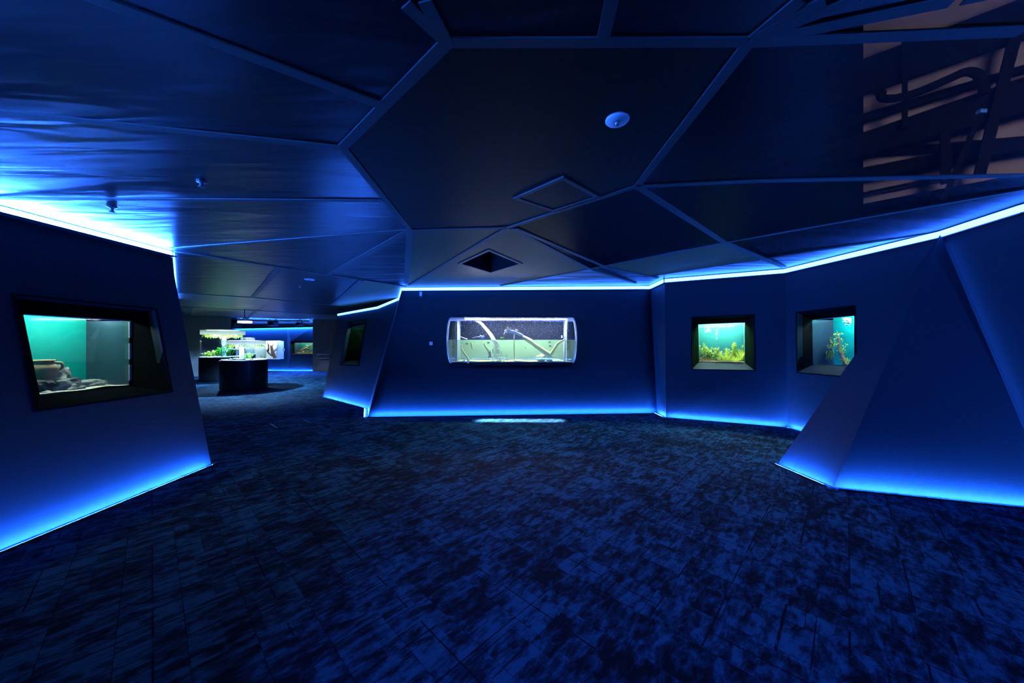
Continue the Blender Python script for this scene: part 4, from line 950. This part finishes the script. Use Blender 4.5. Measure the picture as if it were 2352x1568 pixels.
tag(obj('ventilation_duct', *tube_vf([V3(-13.4, 17.2, 2.78), V3(-9.8, 17.1, 2.72)], .14, 16), M_PROFILE, smooth=True), 'dark round duct above the far blue wall', 'duct')
st(obj('ceiling_far', *box_vf((-11, 18, 3.4), (5, 1.6, .04)), M_BLACK))
tag(box('info_sign', at(651, 803, 17.55), (.06, .01, .05), M_WHITEP), 'tiny white info sign right of the bright aquarium', 'sign')
# ------------------------------------------------------------ plenum seen through the clear film, right
d1v = d1.copy(); d1v = V3(.725, -.689, 0); 
def plw(u, v): return hit(u, v, PW, PN)
PW = ray(1983, 300)*4.6; PW.z = 0; PN = V3(-.689, -.725, 0)
a0 = hit(1983, 468, PW, PN); 
A0 = V3(PW.x, PW.y, a0.z-.0); A1 = A0+d1v*4.2
st(obj('wall_plenum', *hexa([A0, A1, A1+V3(0, 0, 2.6), A0+V3(0, 0, 2.6)], [p+V3(.06, .06, 0) for p in (A0, A1, A1+V3(0, 0, 2.6), A0+V3(0, 0, 2.6))]), M_TAUPE))
def plbeam(u0, v0, u1, v1, w_, dist, label, name='plenum_beam', cat='beam', h_=None, ext_=1.0):
    p, q = hit(u0, v0, PW+PN*dist, PN), hit(u1, v1, PW+PN*dist, PN); d = (q-p).normalized(); q = q+d*ext_; p = p-d*ext_*.3
    tag(obj(name, *bar(p, q, h_ or w_, w_, PN.cross(d)), M_VOID), label, cat)
def plquad(px, dist, label, name='plenum_beam', cat='beam', th=.05):
    q = [hit(u, v, PW+PN*dist, PN) for u, v in px]; tag(obj(name, *hexa(q, [p-PN*th for p in q]), M_VOID), label, cat)
plquad([(1890, 171), (2500, -62), (2500, 36), (1890, 249)], .30, 'broad dark beam above the hose in the ceiling void')
plquad([(1890, 289), (2500, 103), (2500, 117), (1890, 308)], .20, 'slim sloping beam crossing behind the S shaped hose in the ceiling void')
plquad([(1890, 336), (2500, 125), (2500, 216), (1890, 380)], .30, 'broad dark beam below the hose in the ceiling void')
plquad([(1890, 353), (2500, 299), (2500, 315), (1890, 363)], .12, 'nearly level dark beam in the lower part of the ceiling void')
plquad([(1890, 402), (2500, 285), (2500, 315), (1890, 424)], .22, 'second dark beam in the lower part of the ceiling void')
plquad([(1983, 441), (2200, 396), (2200, 403), (1983, 447)], .1, 'slim dark conduit low on the brown void wall', 'plenum_conduit', 'conduit', .03)
plbeam(1700, 360, 1890, 292, .05, .4, 'thin dark pipe left of the brown void wall', 'plenum_pipe', 'pipe', ext_=.3)
plbeam(1700, 400, 1890, 347, .05, .5, 'second thin dark pipe left of the brown void wall', 'plenum_pipe', 'pipe', ext_=.3)
for k, (u0, v0, u1, v1, w_, lab) in enumerate(((2078, 100, 2078, 275, .045, 'upright dark hanger crossing the S shaped hose'), (2330, 90, 2255, 380, .08, 'long slanting dark strut at the right of the ceiling void'), (2170, 305, 2172, 400, .07, 'short upright post in the lower ceiling void'), (2240, 290, 2175, 440, .045, 'thin slanting strut in the lower ceiling void'))):
    plbeam(u0, v0, u1, v1, w_, .35, lab, 'plenum_strut', 'strut', ext_=.1)
hs = [hit(u, v, PW+PN*.45, PN) for u, v in ((2120, 206), (2050, 224), (2022, 222), (2018, 205), (2040, 195), (2110, 195), (2180, 165), (2215, 158), (2245, 170), (2258, 195), (2262, 230))]
hs = [hit(u, v, PW+PN*.45, PN) for u, v in ((2030, 208), (2023, 216), (2030, 226), (2060, 225), (2110, 211), (2180, 181), (2215, 166), (2240, 168), (2256, 184), (2262, 215))]
tag(obj('hose', *tube_vf(smooth_path(hs, 6), .042, 12), M_VOID, smooth=True), 'black S shaped flexible hose in the ceiling void', 'hose')
l = light('SPOT', A0+d1v*1.5+PN*2.3+V3(0, 0, .5), 420, (1, .78, .70), shadow_soft_size=.35, spot_size=math.radians(115), spot_blend=.6); l.name = 'plenum_fill_light'  # unseen lamp added to brighten the void wall
l.rotation_euler = (-PN+V3(0, 0, .25)).to_track_quat('-Z', 'Y').to_euler()
# smaller hardware near the lens: small fixture seen through film
tag(obj('junction_box', *box_vf(hit(2254, 257, PW+PN*.9, PN), (.03, .02, .018)), pm('blue_box', (.05, .2, .6), .5, nscale=20, var=.2)), 'small blue junction box in the ceiling void', 'junction box')
